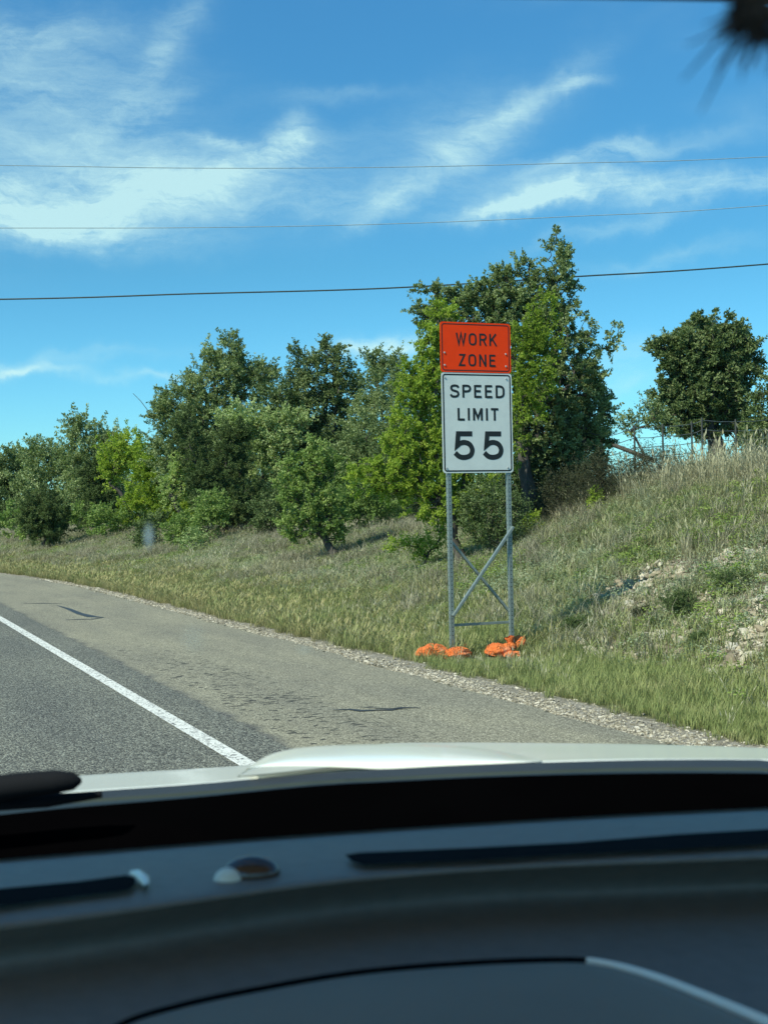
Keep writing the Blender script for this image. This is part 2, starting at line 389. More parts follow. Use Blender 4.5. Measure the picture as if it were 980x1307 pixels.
# ------------------------------------------------------------------ scatter with geometry nodes
def scatter(name, P, rotz, scale, sources, m, label, kind='stuff', tilt=None, parent=None):
    n = len(P); me = bpy.data.meshes.new(name); me.vertices.add(n)
    me.vertices.foreach_set('co', np.ascontiguousarray(P, dtype=np.float32).ravel())
    a = me.attributes.new('rot', 'FLOAT_VECTOR', 'POINT')
    rt = np.zeros((n, 3), np.float32); rt[:, 2] = rotz
    if tilt is not None: rt[:, :2] = tilt
    a.data.foreach_set('vector', rt.ravel())
    a = me.attributes.new('scl', 'FLOAT_VECTOR', 'POINT')
    sc_ = np.asarray(scale, np.float32); sc_ = np.repeat(sc_[:, None], 3, 1) if sc_.ndim == 1 else sc_
    a.data.foreach_set('vector', np.ascontiguousarray(sc_).ravel())
    a = me.attributes.new('pick', 'INT', 'POINT'); a.data.foreach_set('value', rng.integers(0, len(sources), n).astype(np.int32))
    me.materials.append(m)
    c = bpy.data.collections.new(name + '_source')
    for s_ in sources: c.objects.link(s_)
    o = bpy.data.objects.new(name, me); COL.objects.link(o)
    g = bpy.data.node_groups.new(name, 'GeometryNodeTree')
    g.interface.new_socket('Geometry', in_out='INPUT', socket_type='NodeSocketGeometry')
    g.interface.new_socket('Geometry', in_out='OUTPUT', socket_type='NodeSocketGeometry')
    N = g.nodes; L = g.links; gi = N.new('NodeGroupInput'); go = N.new('NodeGroupOutput')
    ci = N.new('GeometryNodeCollectionInfo'); ci.inputs[0].default_value = c
    ci.inputs['Separate Children'].default_value = True; ci.inputs['Reset Children'].default_value = True
    ip = N.new('GeometryNodeInstanceOnPoints'); ip.inputs['Pick Instance'].default_value = True
    L.new(gi.outputs[0], ip.inputs['Points']); L.new(ci.outputs[0], ip.inputs['Instance'])
    for nm, typ, sock in (('rot', 'FLOAT_VECTOR', 'Rotation'), ('scl', 'FLOAT_VECTOR', 'Scale'), ('pick', 'INT', 'Instance Index')):
        na = N.new('GeometryNodeInputNamedAttribute'); na.data_type = typ; na.inputs['Name'].default_value = nm
        if nm == 'rot':
            er = N.new('FunctionNodeEulerToRotation'); L.new(na.outputs[0], er.inputs[0]); L.new(er.outputs[0], ip.inputs[sock])
        else: L.new(na.outputs[0], ip.inputs[sock])
    L.new(ip.outputs[0], go.inputs[0])
    md = o.modifiers.new('scatter', 'NODES'); md.node_group = g
    return tag(o, label, None, None, kind)
def src(name, V, T, m, attrs=None):
    o = mesh_np(name, V, T, m, attrs=attrs); COL.objects.unlink(o); return o

def hull_stone(seed, n=13, flat=.65):
    r_ = np.random.default_rng(seed); p = r_.normal(size=(n, 3)); p /= np.linalg.norm(p, axis=1)[:, None]
    p *= r_.uniform(.75, 1.0, (n, 1)); p *= (1, r_.uniform(.6, .9), flat * r_.uniform(.7, 1.1))
    bm = bmesh.new(); vs_ = [bm.verts.new(q) for q in p]
    res = bmesh.ops.convex_hull(bm, input=vs_)
    bmesh.ops.delete(bm, geom=[v for v in bm.verts if not v.link_faces], context='VERTS')
    bmesh.ops.triangulate(bm, faces=bm.faces[:]); bmesh.ops.recalc_face_normals(bm, faces=bm.faces)
    me = bpy.data.meshes.new('stone'); bm.to_mesh(me); bm.free(); return me
stone_me = [hull_stone(s) for s in range(7)]
peb_src = []
for s in range(4):
    me = hull_stone(40 + s, 8); me.materials.append(M_PEBBLE); peb_src.append(bpy.data.objects.new('pebble', me))
rub_src = []
for s in range(5):
    me = hull_stone(60 + s, 9); me.materials.append(M_STONE); rub_src.append(bpy.data.objects.new('rubble', me))
for me in stone_me: me.materials.append(M_STONE)

# gravel strip along the pavement
n = 26000
y = 4 + 34 * rng.random(n) ** 1.5; s = np.abs(rng.normal(0, .24, n)) * np.interp(y, [8, 20], [1.25, .7]) + rng.normal(.05, .05, n)
s = s + .14 * (fbm(y, y * 0, 1.3, 2) - .5)
k = (s > -.25) & (s < 1.1); y, s = y[k], s[k]; x = edge_x(y) + s
z = np.where(s < 0.03, .006, hz(x, y)) + .004
sc_ = (.006 + .016 * rng.random(len(x)) ** 2.5) * (1 + y / 40)
scatter('gravel', np.stack([x, y, z], -1), rng.random(len(x)) * 6.3, sc_, peb_src, M_PEBBLE, 'loose pale gravel along the pavement edge')

# stones of the rocky bank
cand = []
n = 90000; s = rng.uniform(1.9, 9, n); y = rng.uniform(5, 30, n); x = edge_x(y) + s
rk = rockness(x, y); keep = rng.random(n) < (rk - .12) * 1.0
x, y, s = x[keep], y[keep], s[keep]; rkk = rk[keep]; z = hz(x, y)
size = .02 + .07 * rng.random(len(x)) ** 3.4
order = np.argsort(-size); big = order[:230]; small = order[230:15000]
for q, i_ in enumerate(big):
    st = bpy.data.objects.new('stone', stone_me[q % 7])
    st.location = (x[i_], y[i_], z[i_] + size[i_] * .25); st.rotation_euler = (rng.uniform(-.5, .5), rng.uniform(-.5, .5), rng.uniform(0, 6.3))
    sz = size[i_] * rng.uniform(.8, 1.5); st.scale = (sz * 1.2, sz, sz * .95); link(st, ground)
for (px, py, wd, dp, ht) in [(880,738,.34,.22,.13),(843,742,.20,.14,.09),(945,800,.20,.16,.08),(880,752,.13,.10,.07),(868,752,.10,.08,.06),(905,728,.12,.10,.07),
                             (652,762,.16,.12,.10),(443,777,.2,.12,.06),(962,815,.16,.12,.07),(975,765,.13,.10,.06),(840,838,.08,.06,.05),(930,752,.12,.1,.06)]:
    p = on_ground(px, py); st = bpy.data.objects.new('stone', stone_me[int(px) % 7]); st.location = (p.x, p.y, p.z + ht * .3)
    st.scale = (wd, dp, ht); st.rotation_euler = (.1, -.1, -YAW + random.uniform(-.3, .3)); link(st, ground)
PP = np.stack([x[small], y[small], z[small] + .006], -1)
scatter('rubble', PP, rng.random(len(small)) * 6.3, size[small] * rng.uniform(.6, 1.3, len(small)), rub_src, M_STONE,
        'small broken limestone lying over the bank', tilt=rng.uniform(-.5, .5, (len(small), 2)))

# ------------------------------------------------------------------ grasses
def grass_mat(name, root, tips, trans=.3, pn=.9):
    tips = [(r_ * 1.04, g_ * 1.04, b_ * .93) for r_, g_, b_ in tips]
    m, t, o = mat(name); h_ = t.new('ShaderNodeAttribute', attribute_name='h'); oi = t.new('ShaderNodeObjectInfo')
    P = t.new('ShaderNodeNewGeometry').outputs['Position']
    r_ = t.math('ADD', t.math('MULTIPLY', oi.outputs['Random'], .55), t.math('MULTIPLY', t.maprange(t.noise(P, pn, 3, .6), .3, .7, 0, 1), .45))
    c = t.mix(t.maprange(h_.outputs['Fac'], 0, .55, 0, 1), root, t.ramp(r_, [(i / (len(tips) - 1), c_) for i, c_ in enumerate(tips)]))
    p = pbr(t, o, c, .6, spec=.25, link_=False); tr = t.new('ShaderNodeBsdfTranslucent'); t.put(tr.inputs[0], c)
    mx = t.new('ShaderNodeMixShader'); mx.inputs[0].default_value = trans
    t.l.new(p.outputs[0], mx.inputs[1]); t.l.new(tr.outputs[0], mx.inputs[2]); t.l.new(mx.outputs[0], o.inputs[0]); return m
def tuft(seed, n, h, wd, spread, bend, seeds=False):
    r_ = np.random.default_rng(seed); Vs, Ts, Hs, off = [], [], [], 0
    for b in range(n):
        a = r_.uniform(0, 6.28); rr = spread * math.sqrt(r_.random()); base = np.array([rr * math.cos(a), rr * math.sin(a), -.02])
        d = r_.uniform(0, 6.28); hh = h * r_.uniform(.5, 1.1); bb = bend * r_.uniform(.3, 1.2) * hh
        side = np.array([-math.sin(d), math.cos(d), 0]) * wd * .5 * r_.uniform(.7, 1.2); dirv = np.array([math.cos(d), math.sin(d), 0])
        p1 = base + np.array([0, 0, hh * .5]) + dirv * bb * .25; p2 = base + np.array([0, 0, hh * (1 - .25 * bend)]) + dirv * bb
        vv = [base - side, base + side, p1 + side * .85, p1 - side * .85, p2]; tt = [(0, 1, 2), (0, 2, 3), (3, 2, 4)]; hv = [0, 0, .5, .5, 1]
        if seeds and r_.random() < .6:
            q = p2; dd = (p2 - p1); dd /= np.linalg.norm(dd); sd_ = side / (np.linalg.norm(side) + 1e-9) * wd * 1.3
            k0 = len(vv); vv += [q - dd * .07, q + sd_ - dd * .02, q + dd * .06, q - sd_ - dd * .02]; tt += [(k0, k0 + 1, k0 + 2), (k0, k0 + 2, k0 + 3)]; hv += [1.] * 4
        Vs += vv; Ts += [tuple(off + i for i in q_) for q_ in tt]; Hs += hv; off += len(vv)
    return np.array(Vs), np.array(Ts), np.array(Hs)
def forb(seed, n, h, leaf, spread):
    r_ = np.random.default_rng(seed); Vs, Ts, Hs, off = [], [], [], 0
    for b in range(n):
        a = r_.uniform(0, 6.28); rr = spread * math.sqrt(r_.random()); zz = h * r_.uniform(.1, 1) * (1 - .4 * rr / spread)
        c_ = np.array([rr * math.cos(a), rr * math.sin(a), zz]); d = r_.normal(size=3); d /= np.linalg.norm(d); d[2] = abs(d[2]) * .6
        sd_ = np.cross(d, r_.normal(size=3)); sd_ /= np.linalg.norm(sd_); l = leaf * r_.uniform(.6, 1.2)
        Vs += [c_, c_ + d * l * .5 + sd_ * l * .28, c_ + d * l, c_ + d * l * .5 - sd_ * l * .28]
        Ts += [(off, off + 1, off + 2), (off, off + 2, off + 3)]; Hs += [.4 + .6 * zz / h] * 4; off += 4
    return np.array(Vs), np.array(Ts), np.array(Hs)
G_GREEN = grass_mat('verge_grass_blades', (.15, .14, .06), [(.17, .21, .07), (.24, .29, .105), (.33, .36, .15), (.48, .45, .25)])
G_OLIVE = grass_mat('bank_grass_blades', (.13, .12, .055), [(.19, .26, .10), (.27, .34, .14), (.38, .40, .22), (.48, .46, .31), (.23, .32, .11)])
G_STRAW = grass_mat('straw_blades', (.22, .18, .10), [(.30, .285, .18), (.42, .40, .28), (.54, .52, .41)])
G_GREY = grass_mat('dead_weed_stems', (.10, .085, .06), [(.22, .20, .15), (.36, .33, .26), (.30, .31, .22)], trans=.15)
G_FORB = grass_mat('forb_leaves', (.06, .10, .02), [(.14, .22, .05), (.22, .31, .07), (.32, .40, .10)])
G_SAGE = grass_mat('sage_forb_leaves', (.09, .11, .06), [(.20, .27, .15), (.31, .37, .24), (.42, .46, .33)])
def mk(name, fn, args_list, m):
    out = []
    for a_ in args_list:
        V, T, H = fn(*a_); out.append(src(name, V, T, m, {'h': H}))
    return out
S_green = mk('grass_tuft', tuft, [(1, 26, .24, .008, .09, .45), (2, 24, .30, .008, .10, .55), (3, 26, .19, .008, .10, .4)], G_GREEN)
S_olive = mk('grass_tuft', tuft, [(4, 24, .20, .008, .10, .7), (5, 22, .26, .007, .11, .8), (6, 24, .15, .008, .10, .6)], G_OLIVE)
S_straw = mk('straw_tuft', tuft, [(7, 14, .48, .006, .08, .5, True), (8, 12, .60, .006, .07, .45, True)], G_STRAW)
G_YELV = grass_mat('yellowing_verge_blades', (.20, .19, .08), [(.27, .27, .12), (.43, .38, .20), (.22, .26, .10), (.50, .45, .27)])
S_yel = mk('yellow_tuft', tuft, [(27, 20, .34, .007, .10, .5, True), (28, 20, .28, .008, .10, .5)], G_YELV)
S_tall = mk('tall_straw', tuft, [(17, 12, .75, .008, .12, .45, True), (18, 10, .9, .008, .12, .4, True), (19, 12, .6, .008, .12, .5, True)], G_STRAW)
S_grey = mk('dead_weed', tuft, [(9, 34, .34, .005, .15, .9), (10, 30, .45, .005, .16, .8)], G_GREY)
S_forb = mk('leafy_weed', forb, [(11, 90, .22, .045, .13), (12, 80, .30, .04, .12)], G_FORB)
S_sage = mk('sage_weed', forb, [(13, 100, .20, .035, .15), (14, 90, .28, .03, .13)], G_SAGE)
def field(n, s0, s1, y0, y1, power=1.6):
    y = y0 + (y1 - y0) * rng.random(n) ** power; s = rng.uniform(s0, s1, n); x = edge_x(y) + s; return x, y, s
sg0 = at(610, 604, 16.1)
def put(name, x, y, s, keepp, scl, sources, m, label):
    keepp = keepp * (1 - .93 * np.exp(-((x - sg0.x) / .62) ** 4 - ((y - sg0.y + .35) / .5) ** 4)) if name != 'verge_grass' else keepp * (1 - .6 * np.exp(-((x - sg0.x) / .6) ** 4 - ((y - sg0.y + .35) / .4) ** 4))
    k = rng.random(len(x)) < keepp; x, y = x[k], y[k]; sc_ = (scl[k] if isinstance(scl, np.ndarray) else np.full(len(x), scl)) * rng.uniform(.75, 1.25, len(x))
    sc3 = np.stack([sc_ * (1 + y / 60), sc_ * (1 + y / 60), sc_], -1)
    z = hz(x, y) - .01
    scatter(name, np.stack([x, y, z], -1), rng.random(len(x)) * 6.3, sc3, sources, m, label, tilt=rng.uniform(-.12, .12, (len(x), 2)))
def norock(x, y): return np.clip(1.2 - 1.5 * rockness(x, y), .12, 1)
x, y, s = field(26000, .55, 3.9, 5.5, 48, 1.5)
pr = np.clip((s - .55 + .5 * (fbm(x, y, .8, 3) - .5)) / .45, 0, 1) * np.clip((4.0 - s) / .9, 0, 1) * np.clip(.35 + 1.1 * fbm(x, y, 1.1), 0, 1) * norock(x, y)
sg0 = at(610, 604, 16.1)
hsc = np.clip(.35 + .28 * s, .35, .95) * (1 - .72 * np.exp(-((x - sg0.x) / .75) ** 2 - ((y - sg0.y + .45) / .6) ** 2)) * (.7 + .6 * fbm(x, y, 1.5)) * np.interp(y, [20, 40], [1, .7])
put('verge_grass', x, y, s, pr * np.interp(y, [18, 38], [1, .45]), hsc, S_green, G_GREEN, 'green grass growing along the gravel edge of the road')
x, y, s = field(60000, 2.4, 13, 7, 95, 2.0)
pr = np.clip((s - 2.4) / 1.2, 0, 1) * norock(x, y) * np.clip(-.05 + 1.7 * fbm(x + 30, y, 1.3), 0, 1)
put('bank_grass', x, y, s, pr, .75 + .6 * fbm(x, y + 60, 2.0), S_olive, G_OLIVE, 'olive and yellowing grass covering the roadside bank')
x, y, s = field(20000, .5, 4.2, 14, 95, 1.3)
put('yellow_verge', x, y, s, np.interp(y, [14, 24], [.12, .95]) * np.clip(1.2 - s / 4.5, 0, 1), .75, S_yel, G_YELV, 'yellowed dry grass strip beside the far shoulder')
x, y, s = field(24000, 2.8, 14, 8, 90, 1.7)
pr = np.clip(.55 * np.clip((fbm(x + 11, y + 5, 1.5) - .45) * 5, 0, 1) + .35 * np.clip((s - 5.5) / 2, 0, 1) * np.clip((y - 24) / 6, 0, 1), 0, 1) * norock(x, y)
put('dead_weeds', x, y, s, pr, 1.0, S_grey, G_GREY, 'grey brown dead weeds in patches over the bank')
x, y, s = field(13000, .8, 13, 6, 80, 1.6)
pr = np.clip((fbm(x + 71, y + 5, 2.2) - .45) * 3, .06, 1) * norock(x, y)
put('seeding_grass', x, y, s, pr, np.interp(s, [1, 4], [.45, .8]), S_straw, G_STRAW, 'pale seeding grass stems on the bank')
x, y, s = field(16000, 1.2, 13, 8, 80, 1.7)
pr = np.clip((fbm(x + 91, y + 35, 1.7) - .5) * 6, 0.02, 1) * np.clip((s - 2.6) / 1.2, 0.04, 1) * norock(x, y)
put('leafy_weeds', x, y, s, pr, .8, S_forb, G_FORB, 'bright green leafy weeds among the grass')
x, y, s = field(20000, 1.8, 13, 8, 80, 1.7)
pr = np.clip((fbm(x + 191, y + 135, 1.9) - .46) * 6, 0.04, 1) * np.clip((s - 2.4) / 1.5, .03, 1) * (.3 + .7 * norock(x, y))
put('sage_weeds', x, y, s, pr, .85, S_sage, G_SAGE, 'pale grey green low weeds on the bank')
# tall straw on the crest of the bank
pts = []
for _ in range(5200):
    s_ = random.uniform(6.9, 10.5); y_ = random.uniform(11, 27); pts.append((float(edge_x(y_)) + s_, y_, s_))
A = np.array(pts); x, y, s = A.T
shade = np.clip((22.8 - y) / 3, 0, 1)
pr = np.clip((s - 7.0 - .35 * np.clip(20 - y, 0, 9) * .5 + .8 * (fbm(x, y, 1.2) - .5)) / 1.0, 0, 1)
put('tall_dry_grass', x, y, s, pr * shade, .42 + .55 * rng.random(len(x)) ** 3, S_tall, G_STRAW, 'tall straw coloured grass standing along the crest of the bank')

# ------------------------------------------------------------------ trees
def leaf_mat(name, cols, trans=.25, rough=.6, spec=.22):
    cols = [(r_ * 1.34, g_ * 1.30, b_ * 1.02) for r_, g_, b_ in cols]; trans += .06
    m, t, o = mat(name); a = t.new('ShaderNodeAttribute', attribute_name='tint')
    c = t.ramp(a.outputs['Fac'], [(i / (len(cols) - 1), c_) for i, c_ in enumerate(cols)])
    p = pbr(t, o, c, rough, spec=spec, link_=False); tr = t.new('ShaderNodeBsdfTranslucent')
    t.put(tr.inputs[0], t.mix(1.0, c, (1.25, 1.35, .7), 'MULTIPLY'))
    mx = t.new('ShaderNodeMixShader'); mx.inputs[0].default_value = trans
    t.l.new(p.outputs[0], mx.inputs[1]); t.l.new(tr.outputs[0], mx.inputs[2]); t.l.new(mx.outputs[0], o.inputs[0]); return m
L_OAK = leaf_mat('grey_green_leaves', [(.07, .105, .055), (.12, .165, .085), (.18, .235, .125), (.32, .38, .26)])
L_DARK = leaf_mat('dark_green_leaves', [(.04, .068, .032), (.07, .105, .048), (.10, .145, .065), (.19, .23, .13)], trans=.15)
L_YEL = leaf_mat('yellow_green_leaves', [(.09, .14, .03), (.18, .26, .045), (.27, .35, .075), (.40, .47, .14)], trans=.4)
L_MID = leaf_mat('mid_green_leaves', [(.07, .115, .045), (.12, .19, .065), (.18, .26, .095), (.33, .40, .20)], trans=.3)
L_PALE = leaf_mat('pale_green_leaves', [(.10, .15, .075), (.17, .24, .12), (.25, .32, .17), (.40, .47, .30)], trans=.25)
L_JUN = leaf_mat('juniper_needles', [(.04, .066, .03), (.058, .092, .038), (.082, .122, .05), (.12, .16, .07)], trans=.08)
L_DRY = leaf_mat('dry_twig_leaves', [(.028, .034, .022), (.05, .058, .038), (.085, .088, .06)], trans=.1)
M_BARK = simple('grey_bark', (.075, .065, .055), .9, var=.35, vs=14, bump=.6, bs=60)
def unit(v): return v / (np.linalg.norm(v, axis=-1, keepdims=True) + 1e-9)
def leaves_mesh(P, D, size, width, spread_rot):
    n = len(P); d = unit(D * .55 + rng.normal(size=(n, 3)) * spread_rot); q = unit(np.cross(d, rng.normal(size=(n, 3))))
    nn = np.cross(d, q); l = (size * rng.uniform(.65, 1.25, n))[:, None]
    a, b = P, P + d * l; m1 = P + d * l * .5 + q * l * width + nn * l * .12; m2 = P + d * l * .5 - q * l * width + nn * l * .12
    V = np.stack([a, m1, b, m2], 1).reshape(-1, 3); i = np.arange(n)[:, None] * 4
    return V, np.concatenate([i + np.array([[0, 1, 2]]), i + np.array([[0, 2, 3]])])
def tree(name, label, cat, base, lobes, leafm, depth=None, nclu=160, leafpx=4.2, cover=3.2, spike=.5, width=.3,
         group=None, trunk_r=.10, lean=None, rdep=.9, tint_bias=0, shell=.5, branch_show=True, rot=.75, tz=None):
    if depth is None: b = on_ground(*base); depth = (b - CAM).dot(pdir(CX, CY))
    else:
        b = at(base[0], base[1], depth); b = Vector((b.x, b.y, float(hz(b.x, b.y))))
    root = empty(name, b, label, cat, group); mpp = depth / F_PX
    C, Rr, wt = [], [], []; nclu = int(nclu * 1.8); cover *= 1.95; leafpx *= .68
    right = np.array(ROT @ Vector((1, 0, 0))); up = np.array([0, 0, 1.]); fw = np.array(pdir(CX, CY))
    for lb in lobes:
        px, py, rx, ry = lb[:4]; dd = lb[4] if len(lb) > 4 else 0
        C.append(np.array(at(px, py, depth + dd))); Rr.append((rx * mpp, max(.7 * rx, .45 * (rx + ry)) * mpp * rdep, ry * mpp)); wt.append(rx * ry)
    C = np.array(C); Rr = np.array(Rr); wt = np.array(wt) / sum(wt)
    li = rng.choice(len(C), nclu, p=wt); u = unit(rng.normal(size=(nclu, 3))); rad = rng.random(nclu) ** shell * .9
    off = u * rad[:, None]
    ax = off[:, :1] * Rr[li][:, :1] * right + off[:, 1:2] * Rr[li][:, 1:2] * fw + off[:, 2:3] * Rr[li][:, 2:3] * up
    cl = C[li] + ax; out = unit(ax + up * .12 * Rr[li].mean(1)[:, None])
    gz = hz(cl[:, 0], cl[:, 1]); cl[:, 2] = np.maximum(cl[:, 2], gz + .12)
    crown_c = (C * wt[:, None]).sum(0); low = C[:, 2] - Rr[:, 2]
    topz = b.z + .45 * (crown_c[2] - b.z)
    bb = np.array(b); lf = lean or .35; tp = np.array([bb[0] + (crown_c[0] - bb[0]) * lf, bb[1] + (crown_c[1] - bb[1]) * lf, topz])
    nodes = [bb - [0, 0, .15]]; par = [-1]
    for q in range(1, 5):
        f = q / 4; nodes.append(bb * (1 - f) + tp * f + rng.normal(size=3) * .04 * (q < 4) * [1, 1, 0]); par.append(len(nodes) - 2)
    order = np.argsort(np.linalg.norm(cl - tp, axis=1)); nd = np.array(nodes); nn = len(nodes)
    nd = np.concatenate([nd, np.zeros((nclu, 3))]); pathl = np.zeros(len(nd))
    for q, ci in enumerate(order):
        dist = np.linalg.norm(nd[1:nn] - cl[ci], axis=1); cost = dist + .35 * pathl[1:nn]; p_ = int(np.argmin(cost)) + 1
        nd[nn] = cl[ci]; par.append(p_); pathl[nn] = pathl[p_] + dist[p_ - 1]; nn += 1
    cnt = np.ones(nn)
    for q in range(nn - 1, 0, -1): cnt[par[q]] += cnt[q]
    rr_ = trunk_r * (cnt / cnt[0]) ** .48; rr_ = np.maximum(rr_, trunk_r * .05)
    tr_paths, br_paths = [], []
    tr_paths.append((nd[:5], [trunk_r * 1.35, trunk_r * 1.05, trunk_r * .95, trunk_r * .85, trunk_r * .75]))
    for q in range(5, nn):
        a_, c_ = nd[par[q]], nd[q]; L_ = np.linalg.norm(c_ - a_); mid = (a_ + c_) / 2 + rng.normal(size=3) * L_ * .09 + [0, 0, .05 * L_]
        ra = min(rr_[par[q]], rr_[q] * 1.6); br_paths.append((np.array([a_, mid, c_]), [ra, (ra + rr_[q]) / 2, rr_[q] * .8]))
    V, T = tube_arrays(tr_paths, 8); mesh_np('trunk', V, T, M_BARK, root, smooth=True).data
    V, T = tube_arrays(br_paths, 4); tag(mesh_np('branches', V, T, M_BARK, root), kind='stuff')
    # twigs with leaves
    area = sum(math.pi * l[2] * l[3] for l in lobes); nl = int(cover * area / (leafpx * leafpx * width * 1.1))
    ntw = nclu * 5; ti = np.repeat(np.arange(nclu), 5)
    td = unit(out[ti] * (.9 + 1.0 * (rad[ti][:, None])) + rng.normal(size=(ntw, 3)) * .75 + [0, 0, .15])
    cr = (Rr.mean(1).mean()) * 2.35 / (nclu ** (1 / 3)) 
    tl = cr * rng.uniform(.5, 1.25, ntw) * (1 + spike * rng.random(ntw) ** 3 * 2.1)
    wi = rng.choice(ntw, nl, p=tl / tl.sum()); f = rng.random(nl) ** .75
    P = cl[ti[wi]] + td[wi] * (tl[wi] * f)[:, None] + rng.normal(size=(nl, 3)) * (cr * .27 * (1.06 - f))[:, None]
    gz = hz(P[:, 0], P[:, 1]); P[:, 2] = np.where(P[:, 2] < gz + .02, gz + .02 + np.abs(rng.normal(size=nl)) * .1, P[:, 2])
    V, T = leaves_mesh(P, td[wi], leafpx * mpp, width, rot)
    ctint = rng.random(nclu) * .5 + .25 * fbm(cl[:, 0], cl[:, 2], .9, 2); lt = np.clip(ctint[ti[wi]] + rng.uniform(-.1, .4, nl) + tint_bias, 0, 1)
    mesh_np('crown', V, T, leafm, root, attrs={'tint': np.repeat(lt, 4)})
    return root
TG = 'trees of the roadside treeline'
# far left
tree('oak_tree', 'dark grey green tree at the left end of the treeline', 'tree', (5, 690), [(-20,610,55,50),(20,625,40,50),(30,600,28,28),(-5,580,24,14)], L_OAK, depth=82, nclu=150, group=TG)
tree('oak_tree', 'grey green tree just left of the tall feathery oak on the left', 'tree', (70, 690), [(62,625,36,52),(62,578,22,20),(88,600,22,30)], L_OAK, depth=76, nclu=130, group=TG, tint_bias=.05)
tree('oak_tree', 'feathery grey green oak between dark junipers and the yellow green tree', 'tree', (112, 685), [(112,590,36,42),(108,548,24,16),(140,575,20,36),(105,640,30,40),(145,625,20,40)], L_OAK, depth=70, nclu=190, spike=.8, group=TG, tint_bias=.1)
tree('juniper_bush', 'round dark juniper bush leaning over the grass on the far left', 'bush', (57, 703), [(58,662,32,28),(50,650,24,24),(66,680,20,18)], L_JUN, nclu=90, leafpx=3.4, cover=5, width=.18, trunk_r=.07, spike=.25, group='dark junipers of the treeline')
tree('juniper_tree', 'dark upright juniper behind the left yellow green tree', 'tree', (128, 688), [(128,650,27,36),(126,612,22,28),(118,600,14,16)], L_JUN, depth=60, nclu=110, leafpx=3.4, cover=5, width=.18, trunk_r=.08, spike=.25, group='dark junipers of the treeline')
tree('elm_tree', 'bright yellow green tree rising beside the dark upright juniper', 'tree', (160, 690), [(150,580,22,24),(165,562,16,14),(142,600,14,22),(175,585,14,20)], L_YEL, depth=58, nclu=80, group='yellow green trees', tint_bias=.12)
tree('elm_tree', 'yellow tinged green tree below the bare twig left of the tallest oak', 'tree', (205, 692), [(190,610,26,34),(215,640,36,38),(185,585,16,20),(240,610,30,30),(175,650,18,30)], L_YEL, depth=54, nclu=170, group='yellow green trees', tint_bias=-.12)
tree('oak_tree', 'tallest grey green oak in the left group with a twin tipped top', 'tree', (262, 690),
     [(275,480,40,36),(262,448,15,14),(297,445,16,20),(245,520,44,44),(215,530,28,34),(310,490,40,36),(330,475,26,16),(285,560,50,50),(230,580,40,50)], L_OAK, depth=52, nclu=420, spike=.9, trunk_r=.14, group=TG, tint_bias=.05)
tree('oak_tree', 'dark leafy oak with a rounded top between the tallest oak and the gap of sky', 'tree', (420, 690),
     [(405,480,38,34),(418,450,22,16),(380,455,10,14),(365,520,40,50),(440,500,30,40),(400,560,55,60),(435,590,40,50)], L_DARK, depth=48, nclu=380, spike=.8, trunk_r=.13, group=TG, tint_bias=.1)
tree('oak_tree', 'grey green oak filling the gap just left of the orange topped sign tree', 'tree', (490, 680),
     [(485,490,28,40),(478,462,14,14),(505,470,16,22),(480,550,42,50),(450,600,40,50),(500,620,40,50)], L_OAK, depth=44, nclu=300, spike=.8, trunk_r=.12, group=TG)
tree('elm_tree', 'pale green rounded tree in the middle of the treeline', 'tree', (345, 690),
     [(325,545,40,26),(350,570,36,34),(300,535,24,18),(345,610,36,34),(375,545,20,30)], L_PALE, depth=47, nclu=220, group='pale and mid green trees of the treeline', tint_bias=.1, leafpx=4.6)
tree('juniper_tree', 'large dark juniper at the grass edge below the tallest oak', 'tree', (288, 692),
     [(290,590,32,36),(285,640,38,38),(315,640,32,34),(262,610,22,40),(240,560,18,40,.5),(300,560,20,26)], L_JUN, depth=45, nclu=240, leafpx=3.6, cover=4.2, width=.18, trunk_r=.1, spike=.3, group='dark junipers of the treeline')
tree('elm_tree', 'small light green sapling in front of the tallest oak', 'tree', (235, 690), [(228,605,16,22),(232,590,10,14),(222,625,14,18)], L_MID, depth=46, nclu=40, group='pale and mid green trees of the treeline', tint_bias=.25)
tree('leaning_tree', 'small round green tree leaning left on a short dark trunk out on the grass', 'tree', (432, 714),
     [(392,640,42,34),(378,610,30,30),(415,600,26,30),(385,670,34,20),(418,655,26,28),(400,575,20,16),(428,680,14,12)], L_MID, nclu=260, trunk_r=.10, lean=.8, leafpx=4.6, group='pale and mid green trees of the treeline', tint_bias=.05)
tree('shrub', 'rounded dark green shrub at the foot of the yellow tinged tree', 'shrub', (195, 700), [(190,680,17,22),(200,668,14,14)], L_DARK, nclu=40, trunk_r=.03, group='shrubs at the foot of the treeline')
tree('shrub', 'olive shrub on the dry grass under the light green sapling', 'shrub', (232, 700), [(225,680,20,17),(236,668,15,14)], L_MID, nclu=70, trunk_r=.03, group='shrubs at the foot of the treeline')
tree('shrub', 'small grey green shrub nearest the road below the olive shrub', 'shrub', (248, 706), [(248,692,16,13)], L_PALE, nclu=28, trunk_r=.03, group='shrubs at the foot of the treeline')
tree('shrub', 'leafy green shrub at the left foot of the large juniper', 'shrub', (262, 695), [(265,662,22,22),(272,645,18,16)], L_MID, depth=43, nclu=60, trunk_r=.03, group='shrubs at the foot of the treeline')
tree('shrub', 'dark shrub in the shade between the leaning tree and the large juniper', 'shrub', (350, 690), [(345,660,24,22),(362,640,20,24)], L_DARK, depth=42, nclu=60, trunk_r=.03, group='shrubs at the foot of the treeline')
tree('shrub', 'dense undergrowth bush in the shade behind the leaning tree', 'shrub', (455, 672), [(450,640,34,28),(480,655,26,18)], L_MID, depth=37, nclu=90, trunk_r=.03, group='shrubs at the foot of the treeline', tint_bias=-.1)
